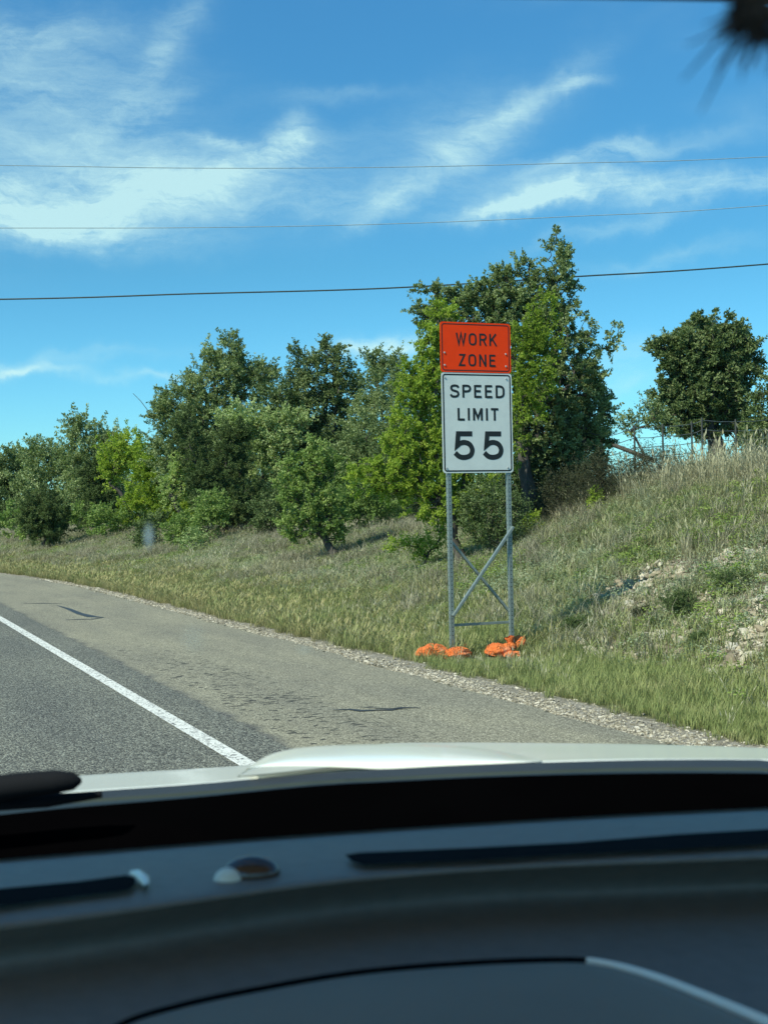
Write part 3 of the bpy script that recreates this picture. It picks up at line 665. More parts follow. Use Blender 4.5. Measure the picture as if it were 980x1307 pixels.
# group at the sign
tree('oak_tree', 'tall spiky grey green oak behind the sign with the highest peak', 'tree', (668, 680),
     [(712,330,17,42),(708,370,34,34),(715,420,46,40),(650,375,40,30),(640,352,14,12),(590,385,34,22),(548,372,24,12),(545,400,22,14),(570,410,40,26),
      (640,430,60,44),(720,480,54,50),(690,540,60,60),(755,480,16,36),(765,525,20,34),(740,560,36,44),(600,470,50,50),(787,425,11,12),(775,445,12,10),(668,352,22,24),(680,400,30,30),(622,378,28,24),(655,405,40,36),(640,480,50,50)],
     L_OAK, depth=26.5, nclu=900, spike=1.0, trunk_r=.16, leafpx=5.0, cover=3.0, tint_bias=0, rdep=.8)
tree('elm_tree', 'yellow green tree spreading left from behind the speed limit sign', 'tree', (585, 705),
     [(520,560,36,46),(505,610,30,34),(545,500,30,44),(560,440,20,28),(590,560,40,60),(560,630,50,44),(548,440,24,40),(528,490,26,34),(560,400,22,22,.6),(470,610,26,24),(610,640,34,40),(550,585,40,40)],
     L_YEL, depth=24.6, nclu=520, spike=.7, trunk_r=.10, leafpx=5.0, group='yellow green trees', tint_bias=-.10, rdep=.7)
tree('vine_clump', 'yellow green leafy vine hanging on the front of the tall oak right of the sign', 'vine', (670, 690),
     [(672,430,26,30),(690,440,30,44),(690,390,16,20),(680,500,26,40),(690,455,22,40),(665,480,20,40),(700,410,20,14),(655,560,18,40),(672,520,18,30)], L_YEL, depth=25.2, nclu=170, trunk_r=.035, leafpx=4.8, cover=1.3, tint_bias=-.22, rdep=.5)
tree('oak_tree', 'dark leaved oak added as the shade side of the tall spiky oak', 'tree', (725, 660),
     [(735,520,44,50),(700,600,48,50),(745,590,30,40),(660,630,46,44),(765,560,20,20),(690,645,50,26),(740,625,34,32),(715,650,40,20)], L_DARK, depth=26.9, nclu=430, trunk_r=.11, leafpx=4.6, cover=2.8, tint_bias=-.05, rdep=.7)  # dark leaf colour paints in the tall oak's shaded right side
tree('shrub', 'dark tangled brush between the sign posts', 'shrub', (625, 712), [(622,650,36,44),(655,660,26,36),(600,670,24,32),(640,690,30,16)], L_DARK, depth=24.0, nclu=190, trunk_r=.03, leafpx=4.2, cover=1.5)
tree('shrub', 'low yellow green shrub with bare stems left of the sign posts', 'shrub', (548, 728), [(520,695,26,12),(548,698,16,16),(560,665,12,26),(540,712,14,8)], L_YEL, nclu=75, trunk_r=.03, leafpx=4.4, cover=1.7, spike=.8)
tree('shrub', 'small bright green shrub just right of the sign post at brace height', 'shrub', (672, 690), [(672,672,15,11),(684,662,8,8)], L_YEL, nclu=30, trunk_r=.02, leafpx=4.6, cover=2.2)
tree('shrub', 'bright green sprig in the shaded dry brush beneath the tall oak', 'shrub', (762, 655), [(762,642,10,12),(755,632,7,7)], L_YEL, nclu=22, trunk_r=.02, leafpx=4.6, cover=2.0)
for q, (bx, by, lb_, dsc) in enumerate([((725), 665, [(725,630,34,30),(700,655,24,14)], 'grey brown dead brush in the shade beneath the tall oak'),
                       (775, 630, [(785,605,44,20),(755,620,30,22)], 'dead brush sloping up from the tall oak to the crest'),
                       (842, 600, [(835,588,36,14)], 'dead brush on the crest left of the round live oak')]):
    tree('dead_brush', dsc, 'brush', (bx, by), lb_, L_DRY, depth=(25.5, 24.5, 24.5)[q], nclu=100, trunk_r=.02, leafpx=5.5, cover=1.3, width=.10, spike=1.2, group='dead brush', rot=.5)
# crest
tree('live_oak', 'round dark live oak on the crest at the right', 'tree', (915, 590),
     [(900,455,52,46),(905,425,38,30),(880,450,50,40),(930,440,40,36),(905,490,60,50),(850,500,20,24),(860,450,34,28),(845,440,22,14),(940,460,34,40),(895,500,48,38),(930,520,38,34),(862,520,34,30),(880,535,34,20),(955,440,16,16),(885,545,38,20),(935,545,36,22)],
     L_DARK, depth=36, nclu=620, spike=.35, trunk_r=.26, leafpx=6.2, cover=3.6, width=.24, tint_bias=.15, shell=.42)
tree('live_oak', 'dark tree cut off by the right edge behind the live oak', 'tree', (985, 590), [(990,520,34,42),(965,560,26,26),(1005,490,26,30),(985,560,34,24)], L_DARK, depth=33, nclu=190, trunk_r=.12, leafpx=5.4, cover=3.0, tint_bias=.1)
tree('oak_sapling', 'thin see through sapling on the crest between the tall oak and the live oak', 'tree', (822, 580),
     [(812,538,26,13),(838,528,16,16),(795,545,16,12),(826,515,10,8),(850,545,14,10)], L_OAK, depth=33, nclu=70, trunk_r=.035, leafpx=4.6, cover=1.5, spike=.9)
# trees standing behind the first row close the gaps low down
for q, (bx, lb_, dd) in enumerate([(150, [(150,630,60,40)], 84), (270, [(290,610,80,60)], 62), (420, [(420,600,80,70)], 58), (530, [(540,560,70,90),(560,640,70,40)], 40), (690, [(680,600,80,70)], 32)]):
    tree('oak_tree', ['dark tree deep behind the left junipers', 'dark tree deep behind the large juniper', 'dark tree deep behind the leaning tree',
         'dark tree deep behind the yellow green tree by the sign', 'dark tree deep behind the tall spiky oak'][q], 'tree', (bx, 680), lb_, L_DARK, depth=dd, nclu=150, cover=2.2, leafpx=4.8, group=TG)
# undergrowth that closes the foot of the treeline
ug = [(-30 + 33 * q, 668 - (3 if q % 2 else 0), 26, 24, random.uniform(-3, 3)) for q in range(15)]
u_ = tree('undergrowth', 'dense low undergrowth along the foot of the treeline', None, (230, 684), ug, L_MID, depth=56, nclu=300, trunk_r=.01, cover=1.6, leafpx=4.2, tint_bias=-.1)
u_['kind'] = 'stuff'
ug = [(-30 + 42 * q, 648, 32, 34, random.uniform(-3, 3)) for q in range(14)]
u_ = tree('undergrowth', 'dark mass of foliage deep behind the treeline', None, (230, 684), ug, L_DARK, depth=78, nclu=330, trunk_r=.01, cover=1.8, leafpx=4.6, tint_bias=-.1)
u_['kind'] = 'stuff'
# dark low scrub on the rocky bank; the first two stand in for shadow blotches
for (px, py, rx, ry, lab) in [(868,772,20,16,'dark low scrub standing in for a shadow amid the pale rocks'), (935,742,24,11,'flat dark scrub standing in for shade under the rock ledge at the right'),
                              (892,818,12,8,'small dark scrub low on the rocky bank'), (820,785,13,9,'brownish scrub left of the dark bush on the rocks'), (738,800,18,12,'small green scrub on the bank right of the sign')]:
    tree('scrub_bush', lab, 'bush', (px, py + ry), [(px, py, rx, ry), (px - rx * .5, py - ry * .4, rx * .5, ry * .5)], L_JUN if px != 820 else L_DRY, nclu=40, trunk_r=.012, leafpx=4.2, cover=3, width=.14, group='scrub on the bank')

# bare twig sticking out over the yellow green tree
def stick(name, lab, pts, r, m=M_BARK, cat='branch'):
    P0 = pts[0]; rt = empty(name, P0, lab, cat); V, T = tube_arrays([(np.array([tuple(p) for p in pts]), np.linspace(r, r * .5, len(pts)))], 5); mesh_np('stem', V, T, m, rt); return rt
stick('bare_branch', 'bare grey branch poking out of the treeline into the sky', [at(205,545,53), at(192,528,53), at(180,512,53), at(170,502,53)], .018)
p = on_ground(545, 738)
stick('fallen_stick', 'pale fallen stick on the grass below the low yellow shrub', [p, p + Vector((.2, .02, .05)), p + Vector((.42, .1, .03))], .015)

# ------------------------------------------------------------------ fence on the crest
M_STEEL_DARK = simple('rusty_fence_steel', (.07, .075, .07), .7, metal=.3)
M_WOOD = simple('weathered_wood', (.07, .06, .05), .9, var=.4, vs=12, bump=.5, bs=50)
M_WIRE = simple('fence_wire', (.16, .18, .18), .5, metal=.6)
fpts = [(765, 595, 30.0, 'w'), (809, 590, 30.0, 's'), (845, 590, 30.5, 's'), (882, 590, 31, 's'), (895, 590, 31, 's'), (938, 590, 31.5, 's'), (985, 590, 32, 's'), (1040, 590, 33, 's')]
tops = [556, 543, 541, 538, 533, 535, 532, 528]
b0 = at(765, 595, 30.0); fence = empty('wire_fence', (b0.x, b0.y, float(hz(b0.x, b0.y))), 'thin wire fence with steel posts along the crest at the right', 'fence')
heads = []
for (px, py, dpt, kk), ty in zip(fpts, tops):
    tp = at(px, ty, dpt); g = float(hz(tp.x, tp.y)); heads.append((tp, g))
    tube('post', np.array([(tp.x, tp.y, g - .2), (tp.x, tp.y, tp.z)]), .075 if kk == 'w' else .022, M_WOOD if kk == 'w' else M_STEEL_DARK, fence, 7)
for q in range(4):
    pts = [];
    for a_ in range(len(heads) - 1):
        A0, A1 = heads[a_][0] - Vector((0, 0, .06 + q * .22)), heads[a_ + 1][0] - Vector((0, 0, .06 + q * .22))
        for f in (0, .5): pts.append(tuple(A0.lerp(A1, f) - Vector((0, 0, .02 if f else 0))))
    pts.append(tuple(heads[-1][0] - Vector((0, 0, .06 + q * .22))))
    tube('wire', np.array(pts), .008, M_WIRE, fence, 4)
tube('brace', np.array([tuple(at(767, 562, 29.9)), tuple(at(835, 588, 29.0))]), .05, M_WOOD, fence, 6)

# ------------------------------------------------------------------ overhead lines
M_CABLE = simple('overhead_cable', (.03, .05, .05), .6)
M_CABLE2 = simple('overhead_conductor', (.26, .34, .38), .6)
for k_, (lab, pts, d0, r, m_) in enumerate([
    ('thick dark cable, lowest of the three crossing the sky', [(-1500,378),(-600,388),(0,382),(245,375),(490,368),(735,353),(980,337),(1700,275),(2800,140)], 34, .020, M_CABLE),
    ('thin wire, middle one of the three crossing the sky', [(-1500,285),(-600,291),(0,291),(245,290.5),(490,286),(735,276),(980,262),(1700,200),(2800,80)], 36, .010, M_CABLE2),
    ('thin wire, topmost of the three crossing the sky', [(-1500,185),(-600,203),(0,211),(245,214.5),(490,213.5),(735,208),(980,200),(1700,160),(2800,60)], 36, .010, M_CABLE2)]):
    cp = smooth_curve([at(px, py, d0) for px, py in pts], 8)
    o_ = tube('overhead_wire', np.array([tuple(p) for p in cp]), r, m_, None, 6)
    tag(o_, lab, 'overhead wire', 'overhead wires')

# ------------------------------------------------------------------ the road sign
M_GALV = simple('galvanised_steel', (.27, .32, .305), .45, metal=.5, var=.2, vs=25)
M_ALU = simple('aluminium_back', (.55, .56, .56), .4, metal=.8)
def sheeting(name, col, rough=.35, spec=.5):
    m, t, o = mat(name); P = t.new('ShaderNodeTexCoord').outputs['Object']
    br = t.new('ShaderNodeTexVoronoi'); t.put(br.inputs['Vector'], P); br.inputs['Scale'].default_value = 90
    c = t.mix(1.0, col, t.ramp(t.noise(P, 5, 4, .6), [(.3, (.92, .93, .93)), (.7, (1.04, 1.04, 1.03))]), 'MULTIPLY')
    c = t.mix(1.0, c, t.ramp(br.outputs['Distance'], [(0, (1, 1, 1)), (.6, (.95, .95, .95))]), 'MULTIPLY')
    pbr(t, o, c, rough, spec=spec); return m
M_WHITE_SIGN = sheeting('white_sign_sheeting', (.70, .74, .71)); M_ORANGE_SIGN = sheeting('orange_sign_sheeting', (.99, .06, .008), .6, .12)
M_BLACK = simple('black_legend', (.012, .014, .014), .45)
M_BOLT = simple('zinc_bolt', (.45, .47, .46), .5, metal=.4)
s0 = at(569.5, 604, 16.1); SX, SY = s0.x - .043, s0.y
BZ = 2.12; PW = .955
sz_g = float(hz(SX + .45, SY)); sign = empty('road_sign', (SX + .45, SY + .04, sz_g), 'orange and white work zone speed limit 55 sign on braced twin steel posts', 'road sign')
def rrect(w_, h_, r, n=5):
    pts = []
    for cx_, cz_, a0 in ((w_ / 2 - r, h_ / 2 - r, 0), (-w_ / 2 + r, h_ / 2 - r, 90), (-w_ / 2 + r, -h_ / 2 + r, 180), (w_ / 2 - r, -h_ / 2 + r, 270)):
        for k in range(n + 1): a_ = R(a0 + 90 * k / n); pts.append((cx_ + r * math.cos(a_), cz_ + r * math.sin(a_)))
    return pts
def panel(name, cx, cz, w_, h_, m, y=SY, th=.004, r=.035):
    bm = bmesh.new(); f = bm.faces.new([bm.verts.new((cx + a_, y, cz + b_)) for a_, b_ in rrect(w_, h_, r)])
    e = bmesh.ops.extrude_face_region(bm, geom=[f]); bmesh.ops.translate(bm, vec=(0, th, 0), verts=[v for v in e['geom'] if isinstance(v, bmesh.types.BMVert)])
    return from_bm(name, bm, m, sign)
def ribbon(pts, t, closed=False):
    n = len(pts); L_, R_ = [], []
    for i_ in range(n):
        p = Vector(pts[i_]); a_ = Vector(pts[i_ - 1]) if (i_ or closed) else None; b_ = Vector(pts[(i_ + 1) % n]) if (i_ < n - 1 or closed) else None
        d1 = (p - a_).normalized() if a_ is not None else None; d2 = (b_ - p).normalized() if b_ is not None else None
        if d1 is None: d1 = d2
        if d2 is None: d2 = d1
        n1 = Vector((-d1.y, d1.x)); n2 = Vector((-d2.y, d2.x)); mm = (n1 + n2); mm = mm.normalized() if mm.length > 1e-4 else n1
        k = (t / 2) / max(.35, mm.dot(n1)); L_.append(p + mm * k); R_.append(p - mm * k)
    return L_, R_
def sc2(pts, n=5, closed=False): return [(p.x, p.y) for p in smooth_curve([(a_, b_, 0) for a_, b_ in pts], n, closed)]
GL = {
 'S': (.64, [sc2([(.59,.76),(.52,.89),(.33,.93),(.14,.88),(.08,.73),(.15,.59),(.33,.52),(.52,.44),(.58,.28),(.50,.12),(.31,.07),(.12,.11),(.04,.25)])]),
 'P': (.62, [[(.08,0),(.08,1)], [(.1,.93)] + sc2([(.34,.93),(.50,.88),(.57,.72),(.50,.55),(.34,.49)]) + [(.1,.49)]]),
 'E': (.56, [[(.08,0),(.08,1)], [(.1,.925),(.54,.925)], [(.1,.52),(.48,.52)], [(.1,.075),(.54,.075)]]),
 'D': (.64, [[(.08,0),(.08,1)], [(.1,.925)] + sc2([(.32,.925),(.50,.85),(.58,.68),(.58,.32),(.50,.15),(.32,.075)]) + [(.1,.075)]]),
 'L': (.54, [[(.08,0),(.08,1)], [(.1,.075),(.54,.075)]]),
 'I': (.16, [[(.08,0),(.08,1)]]),
 'M': (.76, [[(.08,0),(.08,1)], [(.68,0),(.68,1)], [(.09,.98),(.38,.22),(.67,.98)]]),
 'T': (.58, [[(.29,0),(.29,1)], [(0,.925),(.58,.925)]]),
 'W': (.86, [[(.05,1),(.24,.06),(.43,.95),(.62,.06),(.81,1)]]),
 'O': (.68, [sc2([(.34,.93),(.14,.86),(.08,.66),(.08,.34),(.14,.14),(.34,.07),(.54,.14),(.60,.34),(.60,.66),(.54,.86)], 4, True) + ['c']]),
 'R': (.64, [[(.08,0),(.08,1)], [(.1,.93)] + sc2([(.34,.93),(.50,.88),(.57,.72),(.50,.55),(.34,.49)]) + [(.1,.49)], [(.34,.47),(.58,0)]]),
 'K': (.66, [[(.08,0),(.08,1)], [(.58,1),(.11,.40)], [(.26,.58),(.61,0)]]),
 'Z': (.58, [[(.04,.925),(.50,.925),(.07,.075),(.56,.075)]]),
 'N': (.64, [[(.08,0),(.08,1)], [(.56,0),(.56,1)], [(.09,.97),(.55,.03)]]),
 '5': (.74, [[(.66,.91),(.16,.91),(.12,.50)] + sc2([(.22,.58),(.38,.61),(.56,.54),(.65,.35),(.58,.16),(.38,.09),(.19,.12),(.04,.25)])]),
}
def word(name, text, cx, ztop, width, height, stroke, m, parent, gap=.22, y=SY - .002):
    tw = sum(GL[c_][0] for c_ in text) + gap * (len(text) - 1); kx = width / tw; x_ = cx - width / 2; out = []
    for c_ in text:
        bm = bmesh.new()
        for q, st in enumerate(GL[c_][1]):
            closed = st[-1] == 'c'; st = st[:-1] if closed else st
            P2 = [(x_ + a_ * kx, ztop - height + b_ * height) for a_, b_ in st]
            # keep stroke ends inside the cap height
            L_, R_ = ribbon(P2, stroke, closed); yy = y - .0004 * q; n = len(L_)
            vl = [bm.verts.new((p.x, yy, p.y)) for p in L_]; vr_ = [bm.verts.new((p.x, yy, p.y)) for p in R_]
            for i_ in range(n if closed else n - 1):
                j_ = (i_ + 1) % n; bm.faces.new((vl[i_], vl[j_], vr_[j_], vr_[i_]))
        out.append(from_bm(name, bm, m, parent)); x_ += (GL[c_][0] + gap) * kx
    return out
CXS = SX + PW / 2
sp = panel('speed_limit_panel', CXS, BZ + .61, PW, 1.22, M_WHITE_SIGN); sp['label'] = 'white speed limit 55 panel'
wz = panel('work_zone_panel', CXS - .005, BZ + 1.22 + .003 + .305, PW, .61, M_ORANGE_SIGN, y=SY - .003); wz['label'] = 'orange work zone panel'
def border(parent, cx, cz, w_, h_, t, r, y):
    pts = rrect(w_, h_, r, 6); L_, R_ = ribbon([(cx + a_, cz + b_) for a_, b_ in pts], t, True); bm = bmesh.new(); n = len(L_)
    vl = [bm.verts.new((p.x, y, p.y)) for p in L_]; vr_ = [bm.verts.new((p.x, y, p.y)) for p in R_]
    for i_ in range(n): j_ = (i_ + 1) % n; bm.faces.new((vl[i_], vl[j_], vr_[j_], vr_[i_]))
    return from_bm('border', bm, M_BLACK, parent)
border(sp, CXS, BZ + .61, PW - .05, 1.22 - .05, .017, .03, SY - .0015)
ZW = BZ + 1.22 + .003
border(wz, CXS - .005, ZW + .305, PW - .05, .61 - .05, .011, .03, SY - .0045)
T1 = BZ + 1.22
word('letter', 'SPEED', CXS + .005, T1 - .148, .735, .156, .028, M_BLACK, sp)
word('letter', 'LIMIT', CXS + .008, T1 - .430, .555, .152, .028, M_BLACK, sp, gap=.24)
word('digit', '55', CXS + .01, T1 - .712, .675, .35, .062, M_BLACK, sp, gap=.30)
word('letter', 'WORK', CXS + .005, ZW + .61 - .13, .555, .148, .022, M_BLACK, wz, gap=.22, y=SY - .005)
word('letter', 'ZONE', CXS + .01, ZW + .61 - .385, .50, .148, .022, M_BLACK, wz, gap=.24, y=SY - .005)
def bolt(parent, x_, z_, y_):
    bm = bmesh.new(); bmesh.ops.create_cone(bm, cap_ends=True, segments=8, radius1=.013, radius2=.010, depth=.008)
    bmesh.ops.transform(bm, matrix=Matrix.Translation((x_, y_ - .004, z_)) @ Matrix.Rotation(R(90), 4, 'X'), verts=bm.verts); from_bm('bolt', bm, M_BOLT, parent)
for dx in (.05, PW - .075):
    for dz in (.085, .235): bolt(wz, SX + dx, ZW + dz, SY - .003)
    for dz in (.06, 1.155): bolt(sp, SX + dx, BZ + dz, SY)
# twin square tubes
def bar(name, a_, b_, w_, th, m, y_):
    A0 = Vector((a_[0], y_, a_[1])); B0 = Vector((b_[0], y_, b_[1])); d = (B0 - A0); L_ = d.length; bm = bmesh.new()
    add_box(bm, Vector((0, 0, 0)), (w_, th, L_), bevel=.003); q = d.to_track_quat('Z', 'Y')
    bmesh.ops.transform(bm, matrix=Matrix.Translation((A0 + B0) / 2) @ q.to_matrix().to_4x4(), verts=bm.verts); return from_bm(name, bm, m, sign)
XL, XR = SX + .088, SX + PW - .055; YP = SY + .034
def post(x_):
    g = float(hz(x_, SY)) - .4; bm = bmesh.new(); add_box(bm, Vector((x_, YP, (g + T1 + .5) / 2)), (.052, .052, T1 + .5 - g), bevel=.004)
    p_ = from_bm('post', bm, M_GALV, sign); bm = bmesh.new(); z_ = max(g + .45, .0)
    hb = bmesh.new()
    while z_ < BZ - .03:
        for f_ in (0, 1):
            q = bmesh.ops.create_circle(hb, cap_ends=True, segments=6, radius=.0075)
            M_ = Matrix.Translation((x_, YP - .0265, z_)) @ Matrix.Rotation(R(90), 4, 'X') if f_ == 0 else Matrix.Translation((x_ - .0265, YP, z_)) @ Matrix.Rotation(R(90), 4, 'Y')
            bmesh.ops.transform(hb, matrix=M_, verts=q['verts'])
        z_ += .0508
    bm.free(); h_ = from_bm('bolt_holes', hb, M_BLACK, p_); h_['kind'] = 'stuff'
post(XL); post(XR)
bar('brace', (XL - .0, .39), (XR + .03, 1.45), .045, .03, M_GALV, SY - .012)
bar('brace', (XL + .0, 1.33), (XR + .0, .40), .045, .03, M_GALV, SY + .08)
bar('crossbar', (XL, .27), (XR + .03, .27), .045, .03, M_GALV, SY + .078)

# orange sandbags on the sign base
m, t, o = mat('orange_sandbag_cloth'); P = t.new('ShaderNodeTexCoord').outputs['Object']
wv_ = t.noise(P, 9, 4, .6, .8); c = t.mix(wv_, (.90, .15, .02), (.98, .30, .08))
c = t.mix(t.maprange(t.noise(P, 5, 3), .58, .7, 0, .5), c, (.9, .5, .32))
pbr(t, o, c, .55, spec=.4, normal=t.bump(t.noise(P, 22, 4, .6, 1.5), 1.0, .05)); M_BAG = m
def bag(lab, c_, size, rz, seed, neck=None):
    bm = bmesh.new(); bmesh.ops.create_icosphere(bm, subdivisions=4, radius=1.0); r_ = random.Random(seed)
    from mathutils import noise as mn
    for v in bm.verts:
        d = v.co.copy(); f = 1 + .16 * mn.noise(d * 1.8 + Vector((seed * 7, 0, 0))) + .14 * (1 - abs(mn.noise(Vector((d.x * 5 + seed, d.y * 2, d.z * 2)))) * 3)
        pinch = 1 - .45 * max(0, abs(d.x) - .6) / .4
        wr = 1 - abs(mn.noise(Vector((d.x * 7 + seed * 3, d.y * 3.5 + d.z * 3, seed)))) * 2.2; wr += .5 * (1 - abs(mn.noise(Vector((d.x * 15 + seed, d.y * 8, d.z * 8)))) * 2.5)
        phi = math.atan2(d.z, d.y); fold = math.sin(6 * phi + 4 * mn.noise(Vector((d.x * 1.7, seed, 0))) + seed) + .5 * math.sin(13 * phi + 5 * d.x)
        f = (.80 + .34 * mn.noise(Vector((d.x * 2.1 + seed * 5, d.y, 0))) + .05 * wr + .10 * fold * (.35 + abs(d.x)))
        v.co = Vector((d.x * size[0] * (1 + .12 * mn.noise(d * 3 + Vector((seed, 0, 0)))), d.y * size[1] * f * pinch, max(-.5, d.z) * size[2] * f * pinch))
    bm2 = bm; o_ = from_bm('sandbag', bm2, M_BAG, None, smooth=True); o_.location = c_; o_.rotation_euler = (0, 0, rz)
    tag(o_, lab, 'sandbag', 'orange sandbags'); 
    if neck:
        bm = bmesh.new(); pts = [Vector((neck[0], 0, size[2] * .4)), Vector((neck[0] + .01, .0, neck[1] * .5)), Vector((neck[0] - .01, 0, neck[1]))]
        V, T = tube_arrays([(np.array([tuple(p) for p in smooth_curve(pts, 4)]), [.08, .075, .07, .062, .05, .042, .045, .06, .05])], 9)
        V += np.random.default_rng(seed).normal(size=V.shape) * .006
        n_ = mesh_np('tied_neck', V, T, M_BAG, o_, smooth=True); n_.location = (0, 0, 0)
    return o_
def gpt(px, py, dy=0):
    d = pdir(px, py); p = CAM + d * ((SY + dy - CAM.y) / d.y); return Vector((p.x, SY + dy, float(hz(p.x, SY + dy))))
bag('flat crumpled orange sandbag draped left of the left post', gpt(552, 836, -.12) + Vector((0, 0, .06)), (.25, .17, .115), .2, 1)
bag('orange sandbag slumped in front of and right of the left post', gpt(583, 840, -.22) + Vector((0, 0, .05)), (.21, .15, .10), .12, 2)
bag('orange sandbag with an upright tied neck left of the right post', gpt(637, 840, -.12) + Vector((0, 0, .06)), (.19, .14, .115), -.05, 3, neck=(.15, .17))
bag('small orange sandbag peeking out right of the right post', gpt(661, 838, .08) + Vector((0, 0, .06)), (.13, .11, .14), -.2, 4)
bag('lowest orange sandbag flap in the grass under the right post', gpt(653, 845, -.28) + Vector((0, 0, .03)), (.13, .09, .06), .2, 5)

# ------------------------------------------------------------------ the car the picture is taken from
M_HOOD = None
m, t, o = mat('white_hood_paint'); P = t.new('ShaderNodeNewGeometry').outputs['Position']
c = t.mix(t.noise(P, 5, 4), (.86, .88, .78), (.90, .92, .84)); pbr(t, o, c, .32, spec=.5, coat=.5); M_HOOD = m
M_TRIMD = simple('black_cowl_plastic', (.025, .028, .03), .6, vs=6, var=.3, bump=.3, bs=300)
M_RUBBER = simple('wiper_rubber', (.008, .010, .012), .85, spec=.1)
M_FRIT = simple('black_ceramic_band', (.001, .001, .0012), .9, spec=0)
M_DASH = simple('slate_dashboard_vinyl', (.19, .17, .145), .45, spec=.4, vs=70, var=.10, bump=.35, bs=900)
M_SLOT = simple('black_vent_plastic', (.004, .005, .007), .9, spec=.05)
M_TRIM_GLINT = simple('pale_trim_glint', (.95, .90, .75), .35, var=.04, coat=1)  # near-white colour that paints in sky glints on vent lip and cover edge
M_LINER = simple('dark_header_trim', (.03, .033, .035), .9)
m, t, o = mat('windshield_glass'); tr = t.new('ShaderNodeBsdfTransparent'); tr.inputs[0].default_value = (.90, .975, .93, 1)
gl = t.new('ShaderNodeBsdfGlossy'); gl.inputs[1].default_value = .02; gl.inputs[0].default_value = (.5, .6, .6, 1)
mx = t.new('ShaderNodeMixShader'); mx.inputs[0].default_value = .035
t.l.new(tr.outputs[0], mx.inputs[1]); t.l.new(gl.outputs[0], mx.inputs[2]); t.l.new(mx.outputs[0], o.inputs[0]); M_GLASS = m
def smudge_mat(name, col, op):
    m, t, o = mat(name); tcx = t.new('ShaderNodeTexCoord'); g = t.mapping(tcx.outputs['Generated'], loc=(-1, -1, -1), scale=(2, 2, 2))
    fo = t.math('MULTIPLY', t.maprange(t.vmath('LENGTH', t.vmath('MULTIPLY', g, (1, 1, 0))), .1, 1, 1, 0, True), op)
    d = t.new('ShaderNodeBsdfDiffuse'); t.put(d.inputs[0], col); tr = t.new('ShaderNodeBsdfTranslucent'); t.put(tr.inputs[0], col)
    ad = t.new('ShaderNodeMixShader'); t.l.new(d.outputs[0], ad.inputs[1]); t.l.new(tr.outputs[0], ad.inputs[2])
    tp = t.new('ShaderNodeBsdfTransparent'); mx = t.new('ShaderNodeMixShader'); t.put(mx.inputs[0], fo)
    t.l.new(tp.outputs[0], mx.inputs[1]); t.l.new(ad.outputs[0], mx.inputs[2]); t.l.new(mx.outputs[0], o.inputs[0]); return m
M_SMUDGE = smudge_mat('dried_splash', (.6, .75, .8), .45)
car = empty('pickup_truck', (.4, .6, 0), 'white pickup seen from inside over its dark dashboard and hood', 'pickup truck')
def curve_fn(pts):
    xs, ys_ = zip(*pts); cc = smooth_curve([(a_, b_, 0) for a_, b_ in pts], 10); xx = [p.x for p in cc]; yy = [p.y for p in cc]
    return lambda x_: float(np.interp(x_, xx, yy))
# hood
far = curve_fn([(-700,1050),(-300,1016),(100,990),(200,984),(310,977),(400,966),(480,950),(560,948),(640,948),(820,950),(980,955),(1060,962),(1250,985),(1420,1015)])
near = curve_fn([(-700,1095),(-300,1052),(0,1021),(100,1012),(245,1002),(400,988),(490,983),(640,976),(815,971),(980,971),(1060,976),(1250,998),(1420,1030)])
cols = list(np.linspace(-700, 1420, 84)); rows = []
for f in np.linspace(0, 1, 9):
    rows.append([at(c_, near(c_) * (1 - f) + far(c_) * f, 1.72 + (2.9 - 1.72) * f ** 1.2) for c_ in cols])
rows.append([p + Vector((0, .12, -.05)) for p in rows[-1]]); rows.append([p + Vector((0, .25, -.35)) for p in rows[-1]])
rows.insert(0, [p + Vector((0, -.01, -.05)) for p in rows[0]])
loft('hood', rows, M_HOOD, car)
bt = curve_fn([(318,979),(328,972),(345,963),(370,956.5),(400,953),(450,950.5),(500,950),(560,951),(610,955),(650,961),(690,969)])
bb_ = curve_fn([(318,980),(345,978),(400,978),(450,980),(490,981.5),(560,978),(640,974.5),(690,972)])
cols = list(np.linspace(318, 690, 50)); rows = []
for k_, f in enumerate(np.linspace(0, 1, 11)):
    rows.append([at(c_, bb_(c_) * (1 - f) + bt(c_) * f, 1.715 + .20 * f ** 2.2) for c_ in cols])
rows.append([p + Vector((0, .1, -.04)) for p in rows[-1]])
loft('hood_bulge', rows, M_HOOD, car)
# cowl strip and the black band at the foot of the glass
c_lo = curve_fn([(-700,1118),(-300,1072),(0,1040),(100,1030),(245,1018),(400,1003),(490,998),(640,991),(815,987),(980,987),(1060,990),(1700,1000)])
near2 = curve_fn([(-700,1095),(-300,1052),(0,1021),(100,1012),(245,1002),(400,988),(490,983),(640,976),(815,971),(980,971),(1060,976),(1700,990)])
cols = list(np.linspace(-700, 1700, 60))
loft('cowl_panel', [[at(c_, near2(c_) - 1 + (c_lo(c_) - near2(c_) + 3) * f, 1.70 - .09 * f) for c_ in cols] for f in (0, .3, .6, 1)], M_TRIMD, car)
loft('cowl_seal', [[at(c_, near2(c_) + 9 + 4 * f, 1.62) for c_ in cols] for f in (0, 1)], simple('rubber_seal_highlight', (.10, .11, .11), .35), car)
band_lo = curve_fn([(-700,1180),(0,1120),(490,1080),(980,1052),(1700,1020)])
loft('black_band', [[at(c_, c_lo(c_) * (1 - f) + (band_lo(c_) + 30) * f, 1.60 - .18 * f) for c_ in cols] for f in (0, .5, 1)], M_FRIT, car)
